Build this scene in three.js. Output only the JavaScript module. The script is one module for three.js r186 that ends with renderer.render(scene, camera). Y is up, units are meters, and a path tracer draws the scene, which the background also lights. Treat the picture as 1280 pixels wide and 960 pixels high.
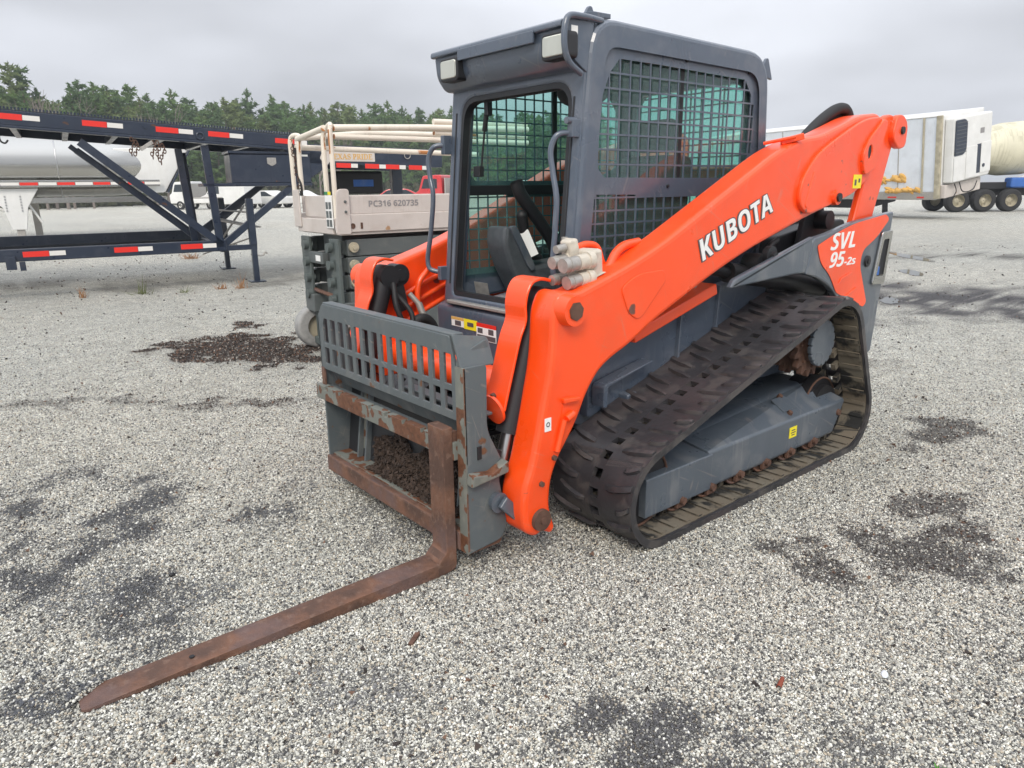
import * as THREE from 'three';
import { mergeGeometries, mergeVertices, toCreasedNormals } from 'three/addons/utils/BufferGeometryUtils.js';
import { RoundedBoxGeometry } from 'three/addons/geometries/RoundedBoxGeometry.js';
import { FontLoader } from 'three/addons/loaders/FontLoader.js';
import { TextGeometry } from 'three/addons/geometries/TextGeometry.js';

// ---------------------------------------------------------------- camera
// World: +x to the loader's rear, +y up, +z to the loader's left side; metres.
const scene = new THREE.Scene();
const V3 = (x, y, z) => new THREE.Vector3(x, y, z);
const D = Math.PI / 180;
const EYE = V3(-2.965, 1.42, 2.63), PITCH = 15.31 * D, ROLL = -0.75 * D, YAW = 39.8 * D;
const camera = new THREE.PerspectiveCamera(2 * Math.atan(480 / 895) / D, 4 / 3, 0.05, 3000);
{
  const fh = V3(Math.sin(YAW), 0, -Math.cos(YAW)), r0 = V3(Math.cos(YAW), 0, Math.sin(YAW)), u = V3(0, 1, 0);
  const f = fh.clone().multiplyScalar(Math.cos(PITCH)).addScaledVector(u, -Math.sin(PITCH));
  const u0 = fh.clone().multiplyScalar(Math.sin(PITCH)).addScaledVector(u, Math.cos(PITCH));
  const up = r0.clone().multiplyScalar(-Math.sin(ROLL)).addScaledVector(u0, Math.cos(ROLL));
  camera.position.copy(EYE); camera.up.copy(up); camera.lookAt(EYE.clone().add(f)); camera.updateMatrixWorld();
}

// ---------------------------------------------------------------- noise
function rng(seed) { let a = seed >>> 0; return () => { a |= 0; a = a + 0x6D2B79F5 | 0; let t = Math.imul(a ^ a >>> 15, 1 | a); t = t + Math.imul(t ^ t >>> 7, 61 | t) ^ t; return ((t ^ t >>> 14) >>> 0) / 4294967296; }; }
const hash2 = (x, y, s) => { let h = Math.imul(x, 374761393) + Math.imul(y, 668265263) + Math.imul(s, 974634777) | 0; h = Math.imul(h ^ h >>> 13, 1274126177); return ((h ^ h >>> 16) >>> 0) / 4294967296; };
const sm = (t) => t * t * (3 - 2 * t);
const clamp = (v, a = 0, b = 1) => v < a ? a : v > b ? b : v;
const step = (a, b, v) => sm(clamp((v - a) / (b - a)));
const mix = (a, b, t) => a + (b - a) * t;
function vnoise(x, y, s = 1, p = 0) {          // value noise, p: period of the lattice (0 = none)
  const xi = Math.floor(x), yi = Math.floor(y), fx = sm(x - xi), fy = sm(y - yi), w = (v) => p ? ((v % p) + p) % p : v;
  const a = hash2(w(xi), w(yi), s), b = hash2(w(xi + 1), w(yi), s), c = hash2(w(xi), w(yi + 1), s), d = hash2(w(xi + 1), w(yi + 1), s);
  return mix(mix(a, b, fx), mix(c, d, fx), fy);
}
function fbm(x, y, s = 1, o = 4, p = 0) { let v = 0, a = 0.5, t = 0; for (let i = 0; i < o; i++) { v += a * vnoise(x, y, s + i, p); t += a; x *= 2; y *= 2; p *= 2; a *= 0.5; } return v / t; }

// ---------------------------------------------------------------- sky: an overcast dome, brighter overhead as overcast skies are
{
  const W = 1024, Hh = 512, a = new Float32Array(W * Hh * 4);
  for (let j = 0; j < Hh; j++) {
    const el = ((j + 0.5) / Hh - 0.5) * Math.PI, s = Math.sin(el);
    for (let i = 0; i < W; i++) {
      const az = (i + 0.5) / W * Math.PI * 2, up = Math.max(s, 0);
      const L = 0.45 + 0.76 * Math.pow(up, 1.1);
      // clouds lie on a flat layer, so they stretch towards the horizon
      const k = 1 / (up + 0.16), cx = Math.cos(az) * Math.cos(el) * k, cz = Math.sin(az) * Math.cos(el) * k;
      const n = fbm(cx * 1.3 + 7, cz * 1.3 + 3, 11, 6) - 0.5, m = fbm(cx * 0.6 + 2, cz * 0.6 + 9, 31, 3) - 0.5;
      const v = L * (1 + 0.55 * n + 0.5 * m);
      const o = (j * W + i) * 4;
      if (s < 0) { a[o] = 0.3; a[o + 1] = 0.3; a[o + 2] = 0.29; } else { a[o] = v * 0.945; a[o + 1] = v * 0.98; a[o + 2] = v * 1.06; }
      a[o + 3] = 1;
    }
  }
  const t = new THREE.DataTexture(a, W, Hh, THREE.RGBAFormat, THREE.FloatType);
  t.mapping = THREE.EquirectangularReflectionMapping; t.magFilter = t.minFilter = THREE.LinearFilter; t.needsUpdate = true;
  scene.background = t; scene.environment = t;
}
// ---------------------------------------------------------------- the sun behind the cloud, and the exposure
const sun = new THREE.DirectionalLight(0xfff6ea, 1.5);
sun.position.set(-16, 19, 15); sun.target.position.set(0, 0, 0); sun.castShadow = true; sun.shadow.radius = 40;
sun.shadow.mapSize.set(2048, 2048); Object.assign(sun.shadow.camera, { left: -20, right: 20, top: 20, bottom: -20, near: 1, far: 90 });
scene.add(sun, sun.target);
const renderer = new THREE.WebGLRenderer({ antialias: true });
renderer.toneMapping = THREE.LinearToneMapping; renderer.toneMappingExposure = 1.45; renderer.shadowMap.enabled = true;

// ---------------------------------------------------------------- textures
const lin = (c) => c <= 0.04045 ? c / 12.92 : Math.pow((c + 0.055) / 1.055, 2.4);
const srgb = (v) => v <= 0.0031308 ? v * 12.92 : 1.055 * Math.pow(v, 1 / 2.4) - 0.055;
function tex(n, fn, { color = true, per = 1 } = {}) {     // fn(u, v) -> linear [r,g,b] or one value; per: metres that one tile covers
  const a = new Uint8Array(n * n * 4);
  for (let j = 0; j < n; j++) for (let i = 0; i < n; i++) {
    let c = fn(i / n, j / n), o = (j * n + i) * 4;
    if (typeof c === 'number') c = [c, c, c];
    for (let k = 0; k < 3; k++) a[o + k] = clamp(color ? srgb(clamp(c[k])) : c[k]) * 255 + 0.5;
    a[o + 3] = 255;
  }
  const t = new THREE.DataTexture(a, n, n, THREE.RGBAFormat);
  t.wrapS = t.wrapT = THREE.RepeatWrapping; t.magFilter = THREE.LinearFilter; t.minFilter = THREE.LinearMipmapLinearFilter; t.generateMipmaps = true;
  t.repeat.set(1 / per, 1 / per); if (color) t.colorSpace = THREE.SRGBColorSpace; t.needsUpdate = true;
  return t;
}
const N = (u, v, f, s, o = 4) => fbm(u * f, v * f, s, o, f);
const mix3 = (a, b, t) => [mix(a[0], b[0], t), mix(a[1], b[1], t), mix(a[2], b[2], t)];
const mul3 = (a, k) => [a[0] * k, a[1] * k, a[2] * k];
const M = {};
function mat(name, o) { const m = new (o.clearcoat || o.transmission || o.sheen ? THREE.MeshPhysicalMaterial : THREE.MeshStandardMaterial)(o); m.name = name; M[name] = m; return m; }
const rgb = (r, g, b) => new THREE.Color().setRGB(r, g, b);
// worn machine paint: slight mottling, dust specks, a few scratches
function paint(name, base, { rough = 0.35, dust = 0.25, dustC = [0.32, 0.29, 0.25], seed = 5, coat = 0.4, chips = 0, chipC = [0.08, 0.035, 0.02], per = 1.1, metal = 0, scratch = 0 } = {}) {
  const map = tex(384, (u, v) => {
    let c = mul3(base, 0.9 + 0.2 * N(u, v, 6, seed, 5));
    const d = step(0.52, 0.8, N(u, v, 9, seed + 40, 5)) * dust + (hash2(u * 384 | 0, v * 384 | 0, seed) > 0.985 ? dust * 0.6 : 0);
    c = mix3(c, dustC, d * 0.5);
    const streak = step(0.64, 0.8, vnoise(u * 90, v * 4, seed + 9, 0)) * step(0.5, 0.7, N(u, v, 5, seed + 3, 3));
    c = mix3(c, dustC, streak * dust * 0.35);
    if (scratch) { const q = (s, a, b) => step(0.86, 0.97, vnoise(u * a + v * b, v * a * 0.04 - u * b * 0.04, seed + s)) * step(0.55, 0.7, N(u, v, 8, seed + s + 5, 3)); c = mix3(c, [mix(c[0], 0.4, 0.4), mix(c[1], 0.33, 0.4), mix(c[2], 0.28, 0.4)], scratch * 0.8 * clamp(q(61, 110, 40) + q(67, 60, 120) + q(71, 140, -60))); }
    if (chips) { const k = step(1 - chips, 1 - chips + 0.035, N(u, v, 7, seed + 80, 6)); c = mix3(c, mul3(chipC, 0.6 + 0.9 * N(u, v, 40, seed + 7, 3)), k); }
    return c;
  }, { per });
  const rm = tex(128, (u, v) => clamp(rough + 0.35 * (N(u, v, 8, seed + 21, 5) - 0.42)), { color: false, per });
  return mat(name, { map, roughnessMap: rm, roughness: 1, metalness: metal, ...(coat ? { clearcoat: coat, clearcoatRoughness: 0.16 } : {}) });
}
paint('orange', [0.94, 0.076, 0.006], { rough: 0.34, dust: 0.25, dustC: [0.62, 0.17, 0.08], coat: 0.4, scratch: 0.5, seed: 3, chips: 0.2, chipC: [0.12, 0.05, 0.035] });
paint('cab', [0.073, 0.095, 0.13], { rough: 0.3, scratch: 0.5, dust: 0.35, dustC: [0.27, 0.27, 0.28], coat: 0.6, seed: 7 });
paint('grey', [0.08, 0.099, 0.122], { rough: 0.34, scratch: 0.8, dust: 0.6, dustC: [0.25, 0.25, 0.25], coat: 0.4, seed: 9, chips: 0.2, chipC: [0.1, 0.05, 0.03] });
paint('forkGrey', [0.095, 0.113, 0.12], { scratch: 1, rough: 0.5, dust: 0.5, dustC: [0.23, 0.22, 0.2], coat: 0, seed: 12, chips: 0.27, chipC: [0.13, 0.06, 0.03], per: 0.7 });
paint('forkWorn', [0.16, 0.17, 0.15], { rough: 0.6, dust: 0.6, dustC: [0.3, 0.28, 0.23], coat: 0, seed: 13, chips: 0.5, chipC: [0.12, 0.05, 0.025], per: 0.5 });
paint('navy', [0.012, 0.021, 0.042], { rough: 0.32, dust: 0.3, dustC: [0.09, 0.1, 0.12], coat: 0.4, seed: 15, chips: 0.24 });
paint('liftWhite', [0.74, 0.68, 0.58], { rough: 0.55, dust: 0.5, dustC: [0.4, 0.33, 0.25], coat: 0, seed: 17, chips: 0.3, chipC: [0.36, 0.15, 0.05], per: 1.4 });
paint('liftPanel', [0.57, 0.52, 0.48], { rough: 0.55, dust: 0.5, dustC: [0.42, 0.36, 0.31], coat: 0, seed: 19, chips: 0.22, chipC: [0.3, 0.18, 0.1] });
paint('liftGrey', [0.1, 0.115, 0.115], { rough: 0.5, dust: 0.4, dustC: [0.2, 0.2, 0.19], coat: 0, seed: 20 });
paint('liftGreen', [0.085, 0.105, 0.102], { rough: 0.55, dust: 0.5, dustC: [0.18, 0.19, 0.17], coat: 0, seed: 21 });
paint('white', [0.72, 0.72, 0.7], { rough: 0.4, dust: 0.35, dustC: [0.45, 0.43, 0.38], coat: 0.2, seed: 23, per: 3 });
paint('vanSide', [0.68, 0.72, 0.77], { rough: 0.35, dust: 0.4, dustC: [0.45, 0.47, 0.48], coat: 0.1, seed: 24, per: 3 });
paint('cream', [0.62, 0.59, 0.45], { rough: 0.6, dust: 0.7, dustC: [0.22, 0.2, 0.1], coat: 0, seed: 25, per: 3.5 });
paint('redPaint', [0.55, 0.03, 0.035], { rough: 0.3, dust: 0.2, dustC: [0.5, 0.25, 0.22], coat: 0.5, seed: 26, per: 2 });
paint('bluePaint', [0.03, 0.12, 0.4], { rough: 0.5, dust: 0.3, dustC: [0.2, 0.25, 0.35], coat: 0, seed: 27 });
mat('aluminium', { color: rgb(0.47, 0.465, 0.44), metalness: 1, roughness: 0.2 });
mat('steel', { color: rgb(0.5, 0.5, 0.5), metalness: 1, roughness: 0.3 });
mat('zinc', { map: tex(256, (u, v) => mul3([0.42, 0.4, 0.37], 0.75 + 0.5 * N(u, v, 16, 61, 4)), { per: 0.3 }), metalness: 0.6, roughness: 0.5 });
mat('black', { color: rgb(0.012, 0.012, 0.014), roughness: 0.55 });
mat('blackHose', { color: rgb(0.014, 0.014, 0.015), roughness: 0.62 });
mat('plastic', { map: tex(256, (u, v) => mul3([0.075, 0.085, 0.095], 0.8 + 0.4 * N(u, v, 20, 63, 4)), { per: 0.4 }), roughness: 0.55 });
mat('plasticBlack', { color: rgb(0.018, 0.019, 0.022), roughness: 0.5 });
mat('interior', { color: rgb(0.045, 0.048, 0.054), roughness: 0.75 });
mat('fabric', { color: rgb(0.025, 0.026, 0.03), roughness: 0.9 });
mat('whitePaint', { color: rgb(0.82, 0.82, 0.8), roughness: 0.45 });
mat('yellow', { color: rgb(0.85, 0.72, 0.02), roughness: 0.45 });
mat('redTape', { color: rgb(0.72, 0.03, 0.02), roughness: 0.3 });
mat('whiteTape', { color: rgb(0.72, 0.7, 0.66), roughness: 0.3 });
mat('textGrey', { color: rgb(0.09, 0.08, 0.085), roughness: 0.5 });
mat('textFaint', { color: rgb(0.26, 0.25, 0.25), roughness: 0.7 });
mat('lens', { color: rgb(0.62, 0.64, 0.58), roughness: 0.22, metalness: 0.25, bumpMap: tex(128, (u) => 0.5 + 0.5 * Math.sin(u * Math.PI * 24), { color: false, per: 0.08 }), bumpScale: 0.002 });
mat('teal', { color: rgb(0.72, 0.93, 0.89), transmission: 0.955, thickness: 0, roughness: 0.02, ior: 1.5 });
mat('carGlass', { color: rgb(0.03, 0.04, 0.05), roughness: 0.06 });
mat('creamMetal', { map: tex(128, (u, v) => mul3([0.55, 0.5, 0.42], 0.75 + 0.5 * N(u, v, 10, 71, 4)), { per: 0.2 }), roughness: 0.5 });
mat('insulation', { map: tex(128, (u, v) => mix3([0.55, 0.27, 0.04], [0.75, 0.5, 0.18], N(u, v, 8, 73, 4)), { per: 1.5 }), roughness: 0.95 });
mat('rust', { map: tex(1024, (u, v) => {
  const n = N(u, v, 5, 81, 6), k = N(u, v, 26, 88, 4), s = hash2(u * 1024 | 0, v * 1024 | 0, 5);
  let c = mix3([0.09, 0.05, 0.036], [0.18, 0.088, 0.054], step(0.3, 0.7, n)); c = mix3(c, [0.21, 0.13, 0.095], step(0.58, 0.75, k) * 0.5);
  c = mix3(c, [0.12, 0.085, 0.085], step(0.55, 0.8, N(u, v, 4, 93, 5)) * 0.6); return mul3(c, 0.82 + 0.36 * s);
}, { per: 0.5 }), roughness: 0.72, metalness: 0.1, bumpMap: tex(512, (u, v) => N(u, v, 40, 84, 4), { color: false, per: 0.5 }), bumpScale: 0.0025 });
mat('rustDark', { map: tex(256, (u, v) => mul3([0.1, 0.052, 0.035], 0.5 + N(u, v, 12, 85, 5)), { per: 0.3 }), roughness: 0.85 });
mat('rubber', { map: tex(1024, (u, v) => {
  const n = N(u, v, 6, 101, 6), d = step(0.5, 0.72, N(u, v, 11, 107, 6)), p = step(0.55, 0.72, N(u, v, 4, 117, 4));
  let c = mul3([0.03, 0.029, 0.032], 0.7 + 0.7 * n); c = mix3(c, [0.11, 0.098, 0.09], d * 0.45); return mix3(c, [0.07, 0.052, 0.052], p * 0.4);
}, { per: 0.8 }), roughness: 0.42, bumpMap: tex(512, (u, v) => N(u, v, 50, 109, 4), { color: false, per: 0.8 }), bumpScale: 0.0012 });
mat('rubberInside', { map: tex(512, (u, v) => {
  const d = step(0.42, 0.6, N(u, v, 9, 131, 6)); return mix3([0.016, 0.016, 0.015], mix3([0.2, 0.185, 0.145], [0.16, 0.12, 0.08], N(u, v, 5, 133, 3)), d * 0.8);
}, { per: 0.7 }), roughness: 0.85 });
mat('tyre', { color: rgb(0.022, 0.022, 0.023), roughness: 0.85 });
mat('rim', { map: tex(128, (u, v) => mul3([0.42, 0.38, 0.28], 0.6 + 0.8 * N(u, v, 6, 77, 4)), { per: 0.8 }), roughness: 0.6 });
mat('dirt', { map: tex(256, (u, v) => mix3([0.018, 0.014, 0.012], [0.085, 0.055, 0.04], N(u, v, 24, 141, 4)), { per: 0.4 }), roughness: 0.95 });

// ---------------------------------------------------------------- geometry helpers
const taken = {};
function numbered(n) { const k = taken[n] = (taken[n] ?? -1) + 1; return k ? `${n}_${String(k).padStart(3, '0')}` : n; }
function metreUV(g) {                              // uv in metres, by the side each face looks to
  g.computeBoundingBox();
  const p = g.attributes.position, n = g.attributes.normal, uv = new Float32Array(p.count * 2);
  for (let i = 0; i < p.count; i++) {
    const x = Math.abs(n.getX(i)), y = Math.abs(n.getY(i)), z = Math.abs(n.getZ(i));
    if (y >= x && y >= z) { uv[2 * i] = p.getX(i); uv[2 * i + 1] = p.getZ(i); } else if (x >= z) { uv[2 * i] = p.getZ(i); uv[2 * i + 1] = p.getY(i); } else { uv[2 * i] = p.getX(i); uv[2 * i + 1] = p.getY(i); }
  }
  g.setAttribute('uv', new THREE.BufferAttribute(uv, 2)); return g;
}
function clean(g) { const h = g.index ? g.toNonIndexed() : g; for (const k of Object.keys(h.attributes)) if (!['position', 'normal'].includes(k)) h.deleteAttribute(k); if (!h.attributes.normal) h.computeVertexNormals(); return h; }
function join(list) { const l = (Array.isArray(list) ? list.flat(9) : [list]).map(clean); return metreUV(l.length > 1 ? mergeGeometries(l) : l[0]); }
function part(parent, name, geos, material, label) {
  const m = new THREE.Mesh(join(geos), material); m.name = name; m.castShadow = m.receiveShadow = true; if (label) m.userData.label = label; parent.add(m); return m;
}
function sub(parent, name, geometry, material) { const m = new THREE.Mesh(geometry, material); m.name = name; m.castShadow = m.receiveShadow = true; parent.add(m); return m; }
function thing(name, label, category, pos = [0, 0, 0], turn = 0, group) {
  const g = new THREE.Group(); g.name = numbered(name); g.position.set(...pos); g.rotation.y = turn; g.userData = { label, category }; if (group) g.userData.group = group; scene.add(g); return g;
}
function lone(name, label, category, geos, material, group) { const m = part(scene, numbered(name), geos, material); m.userData = { label, category }; if (group) m.userData.group = group; return m; }
function structure(name, geos, material) { const m = part(scene, numbered(name), geos, material); m.userData.kind = 'structure'; return m; }
const at = (g, x = 0, y = 0, z = 0, rx = 0, ry = 0, rz = 0) => { if (rx || ry || rz) g.applyMatrix4(new THREE.Matrix4().makeRotationFromEuler(new THREE.Euler(rx, ry, rz))); return g.translate(x, y, z); };
const box = (w, h, d, x, y, z, rx = 0, ry = 0, rz = 0, r = 0.004) => at(r ? new RoundedBoxGeometry(w, h, d, 1, Math.min(r, w / 2.2, h / 2.2, d / 2.2)) : new THREE.BoxGeometry(w, h, d), x, y, z, rx, ry, rz);
const span = (x0, x1, y0, y1, z0, z1, r = 0.004) => box(Math.abs(x1 - x0), Math.abs(y1 - y0), Math.abs(z1 - z0), (x0 + x1) / 2, (y0 + y1) / 2, (z0 + z1) / 2, 0, 0, 0, r);
// cylinder along an axis
function cyl(r0, r1, len, axis, x, y, z, seg = 24) { const g = new THREE.CylinderGeometry(r1, r0, len, seg); if (axis === 'x') g.rotateZ(-Math.PI / 2); if (axis === 'z') g.rotateX(Math.PI / 2); return g.translate(x, y, z); }
function rod(a, b, r, seg = 14, r2 = r) {          // a round bar from a to b
  const A = V3(...a), B = V3(...b), d = B.clone().sub(A), g = new THREE.CylinderGeometry(r2, r, d.length(), seg);
  g.applyQuaternion(new THREE.Quaternion().setFromUnitVectors(V3(0, 1, 0), d.clone().normalize())); const c = A.add(B).multiplyScalar(0.5); return g.translate(c.x, c.y, c.z);
}
function bar(a, b, w, h, up = [0, 1, 0], r = 0.004) {   // a square bar from a to b, w across, h along up
  const A = V3(...a), B = V3(...b), d = B.clone().sub(A), L = d.length(), x = d.normalize(), y = V3(...up).addScaledVector(x, -V3(...up).dot(x)).normalize(), z = x.clone().cross(y);
  const g = new RoundedBoxGeometry(L, h, w, 1, Math.min(r, w / 2.2, h / 2.2)); const m = new THREE.Matrix4().makeBasis(x, y, z); const c = A.add(B).multiplyScalar(0.5); m.setPosition(c); return g.applyMatrix4(m);
}
function pipe(pts, r, seg = 40, rad = 10, closed = false) { return new THREE.TubeGeometry(new THREE.CatmullRomCurve3(pts.map((p) => V3(...p)), closed, 'centripetal'), seg, r, rad, closed); }
// outline with rounded corners: points [x, y, radius]
function outline(pts, Shape = THREE.Shape) {
  const s = new Shape(), n = pts.length;
  pts.forEach(([x, y, r = 0], i) => {
    const [px, py] = pts[(i + n - 1) % n], [nx, ny] = pts[(i + 1) % n];
    const a = Math.hypot(px - x, py - y), b = Math.hypot(nx - x, ny - y), k = Math.min(r, a * 0.49, b * 0.49);
    const ax = x + (px - x) / a * k, ay = y + (py - y) / a * k, bx = x + (nx - x) / b * k, by = y + (ny - y) / b * k;
    if (i) s.lineTo(ax, ay); else s.moveTo(ax, ay);
    if (k) s.quadraticCurveTo(x, y, bx, by);
  });
  s.closePath(); return s;
}
function slab(pts, z0, z1, bevel = 0.004, holes = [], seg = 2, curve = 6) {   // an outline in x, y with thickness z0..z1
  const s = pts instanceof THREE.Shape ? pts : outline(pts); for (const h of holes) s.holes.push(h instanceof THREE.Path ? h : outline(h, THREE.Path));
  const t = Math.abs(z1 - z0), b = Math.min(bevel, t / 2.1);
  const g = new THREE.ExtrudeGeometry(s, { depth: t - 2 * b, bevelEnabled: b > 0, bevelThickness: b, bevelSize: b, bevelOffset: -b, bevelSegments: seg, curveSegments: curve });
  return g.translate(0, 0, Math.min(z0, z1) + b);
}
const font = await new FontLoader().loadAsync('fonts/droid/droid_sans_bold.typeface.json');
const fontSerif = await new FontLoader().loadAsync('fonts/droid/droid_serif_bold.typeface.json');
function words(text, h, w, depth = 0.0015, f = font, slant = 0) {    // lettering h high, w wide, its foot at 0, 0, facing +z
  const g = new TextGeometry(text, { font: f, size: 1, depth: 1, curveSegments: 5 }); g.computeBoundingBox(); const b = g.boundingBox;
  g.translate(-b.min.x, -b.min.y, -b.min.z); g.scale(w / (b.max.x - b.min.x), h / (b.max.y - b.min.y), depth);
  if (slant) g.applyMatrix4(new THREE.Matrix4().makeShear(0, 0, slant, 0, 0, 0)); return g;
}

// ================================================================ the gravelled yard
// stains and darker patches on the yard: [x, z, half axis a (x, z), half axis b (x, z), colour, strength, noise scale]
const YARD_PATCHES = [
  [-0.66, -4.0, 0.66, 0.63, 0.25, -0.68, [0.062, 0.044, 0.036], 1.1, 3.0, 1, 0.75],       // brown mulch by the lift
  [-0.23, -5.26, 0.14, 0.13, 0.09, -0.25, [0.05, 0.045, 0.04], 0.95, 4, 1],
  [-2.4, -0.72, 0.62, 0.56, 0.16, -0.78, [0.06, 0.063, 0.072], 0.98, 2.2, 0, 0.12],
  [-2.6, -0.1, 0.3, 0.2, 0.05, -0.3, [0.1, 0.105, 0.115], 0.5, 2.5, 0],
  [-2.88, 0.2, 0.16, 0.15, 0.05, -0.3, [0.055, 0.06, 0.072], 0.95, 3, 0, 0.12],
  [-2.2, 0.9, 0.2, 0.18, 0.06, -0.12, [0.12, 0.12, 0.125], 0.45, 4, 0],
  [7.6, -0.6, 1.5, 1.5, 1.9, -0.66, [0.075, 0.07, 0.078], 1.15, 0.7, 0, 0.5],
  [-0.08, 1.64, 0.4, 0.36, 0.28, -0.11, [0.055, 0.05, 0.05], 0.9, 3.4, 1],
  [0.35, 1.55, 0.2, 0.2, 0.25, -0.1, [0.06, 0.055, 0.055], 0.8, 4, 1],
  [1.65, 1.27, 0.42, 0.38, 0.3, -0.1, [0.055, 0.05, 0.048], 0.9, 3.0, 1],
  [2.9, 0.2, 0.4, 0.3, 0.25, -0.15, [0.12, 0.11, 0.1], 0.5, 2.4, 0],
  [-1.65, 1.67, 0.26, 0.22, 0.12, -0.1, [0.06, 0.06, 0.066], 0.9, 4.5, 0],
  [-1.35, 2.0, 0.14, 0.12, 0.1, -0.06, [0.1, 0.1, 0.1], 0.6, 5, 0],
  [13.0, -2.4, 2.6, 2.6, 0.75, -0.2, [0.085, 0.08, 0.075], 1.0, 0.5, 0, 0.3],
  [-0.83, -10.5, 2.4, 1.9, 0.26, -1.4, [0.13, 0.115, 0.09], 0.65, 0.7, 1],  // darker, browner ground below the navy trailer
  [-1.9, -2.8, 0.85, 0.78, 0.05, -0.2, [0.09, 0.085, 0.08], 0.6, 4, 1],
  [-1.25, -2.14, 0.4, 0.36, 0.05, -0.13, [0.06, 0.05, 0.045], 0.75, 5, 1],
  [4.6, -6, 1.5, 1.3, 0.9, -1.2, [0.13, 0.125, 0.12], 0.5, 0.8, 0],
  [-1.45, 0.05, 0.28, 0.6, -0.2, 0.1, [0.11, 0.11, 0.115], 0.4, 3, 0],
];
function yardPatch(x, z) {                                   // -> [share, r, g, b] of the strongest patch
  let best = 0, col = null, loose = 0;
  for (const [cx, cz, ax, az, bx, bz, c, k, f, l, more = 0] of YARD_PATCHES) {
    const dx = x - cx, dz = z - cz, det = ax * bz - az * bx, u = (dx * bz - dz * bx) / det, v = (ax * dz - az * dx) / det, d2 = u * u + v * v; if (d2 > 2.2) continue;
    const n = fbm(x * f * 1.6 + cx * 3, z * f * 1.6 + 50 + cz, 41, 6), e = step(0.0, 0.55, 1.05 - Math.sqrt(d2) + (n - 0.5) * (3.2 - more * 2) - 0.22 + more * 0.5) * k * (0.3 + 0.7 * step(0.36, 0.56, fbm(x * 8 + 3, z * 8, 83, 4) + 0.12 * l + 0.12 * (more > 0.4))); if (e > best) { best = e; col = c; loose = l; }
  }
  return [best, col, loose];
}
const gravelN = 256;                                     // stones per tile side
const TILE = 2.1;
const gravelMaps = (() => {
  const n = 2048, col = new Uint8Array(n * n * 4), hgt = new Uint8Array(n * n * 4), G = gravelN, cs = n / G;
  const px = new Float32Array(G * G), py = new Float32Array(G * G), tone = [], rad = new Float32Array(G * G);
  const P = [[0.47, 0.47, 0.445], [0.6, 0.6, 0.575], [0.34, 0.34, 0.33], [0.5, 0.46, 0.39], [0.18, 0.18, 0.18], [0.42, 0.37, 0.3], [0.68, 0.68, 0.66], [0.1, 0.1, 0.105]];
  const R = rng(5);
  for (let i = 0; i < G * G; i++) { px[i] = R(); py[i] = R(); rad[i] = 0.34 + 0.26 * R(); const q = R(), c = P[q < 0.3 ? 0 : q < 0.48 ? 1 : q < 0.66 ? 2 : q < 0.77 ? 3 : q < 0.86 ? 4 : q < 0.92 ? 5 : q < 0.97 ? 6 : 7], k = 0.8 + 0.4 * R(); tone.push(mul3(c, k)); }
  for (let j = 0; j < n; j++) for (let i = 0; i < n; i++) {
    const gx = i / cs, gy = j / cs, ci = Math.floor(gx), cj = Math.floor(gy); let d1 = 9, d2 = 9, id = 0;
    for (let b = -1; b <= 1; b++) for (let a = -1; a <= 1; a++) { const k = ((cj + b + G) % G) * G + (ci + a + G) % G, dx = ci + a + px[k] - gx, dy = cj + b + py[k] - gy, d = Math.sqrt(dx * dx + dy * dy); if (d < d1) { d2 = d1; d1 = d; id = k; } else if (d < d2) d2 = d; }
    const e = step(0.04, 0.26, d2 - d1), dome = clamp(1 - d1 * 0.9) * e, o = (j * n + i) * 4, t = tone[id], g = (0.86 + 0.28 * hash2(i, j, 3)) * (0.74 + 0.52 * fbm(i / n * 24, j / n * 24, 19, 4, 24));
    for (let k = 0; k < 3; k++) { col[o + k] = srgb(clamp(mix([0.045, 0.045, 0.045][k], t[k] * g, e))) * 255; hgt[o + k] = dome * 255 * (0.6 + rad[id] * 0.7); }
    col[o + 3] = hgt[o + 3] = 255;
  }
  return [[col, true], [hgt, false]].map(([d, c]) => { const t = new THREE.DataTexture(d, n, n, THREE.RGBAFormat); t.wrapS = t.wrapT = THREE.RepeatWrapping; t.magFilter = THREE.LinearFilter; t.repeat.set(1 / TILE, 1 / TILE); if (c) t.colorSpace = THREE.SRGBColorSpace; t.needsUpdate = true; return t; });
})();
mat('gravel', { map: gravelMaps[0], bumpMap: gravelMaps[1], bumpScale: 0.008, roughness: 0.62, vertexColors: true });
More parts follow.
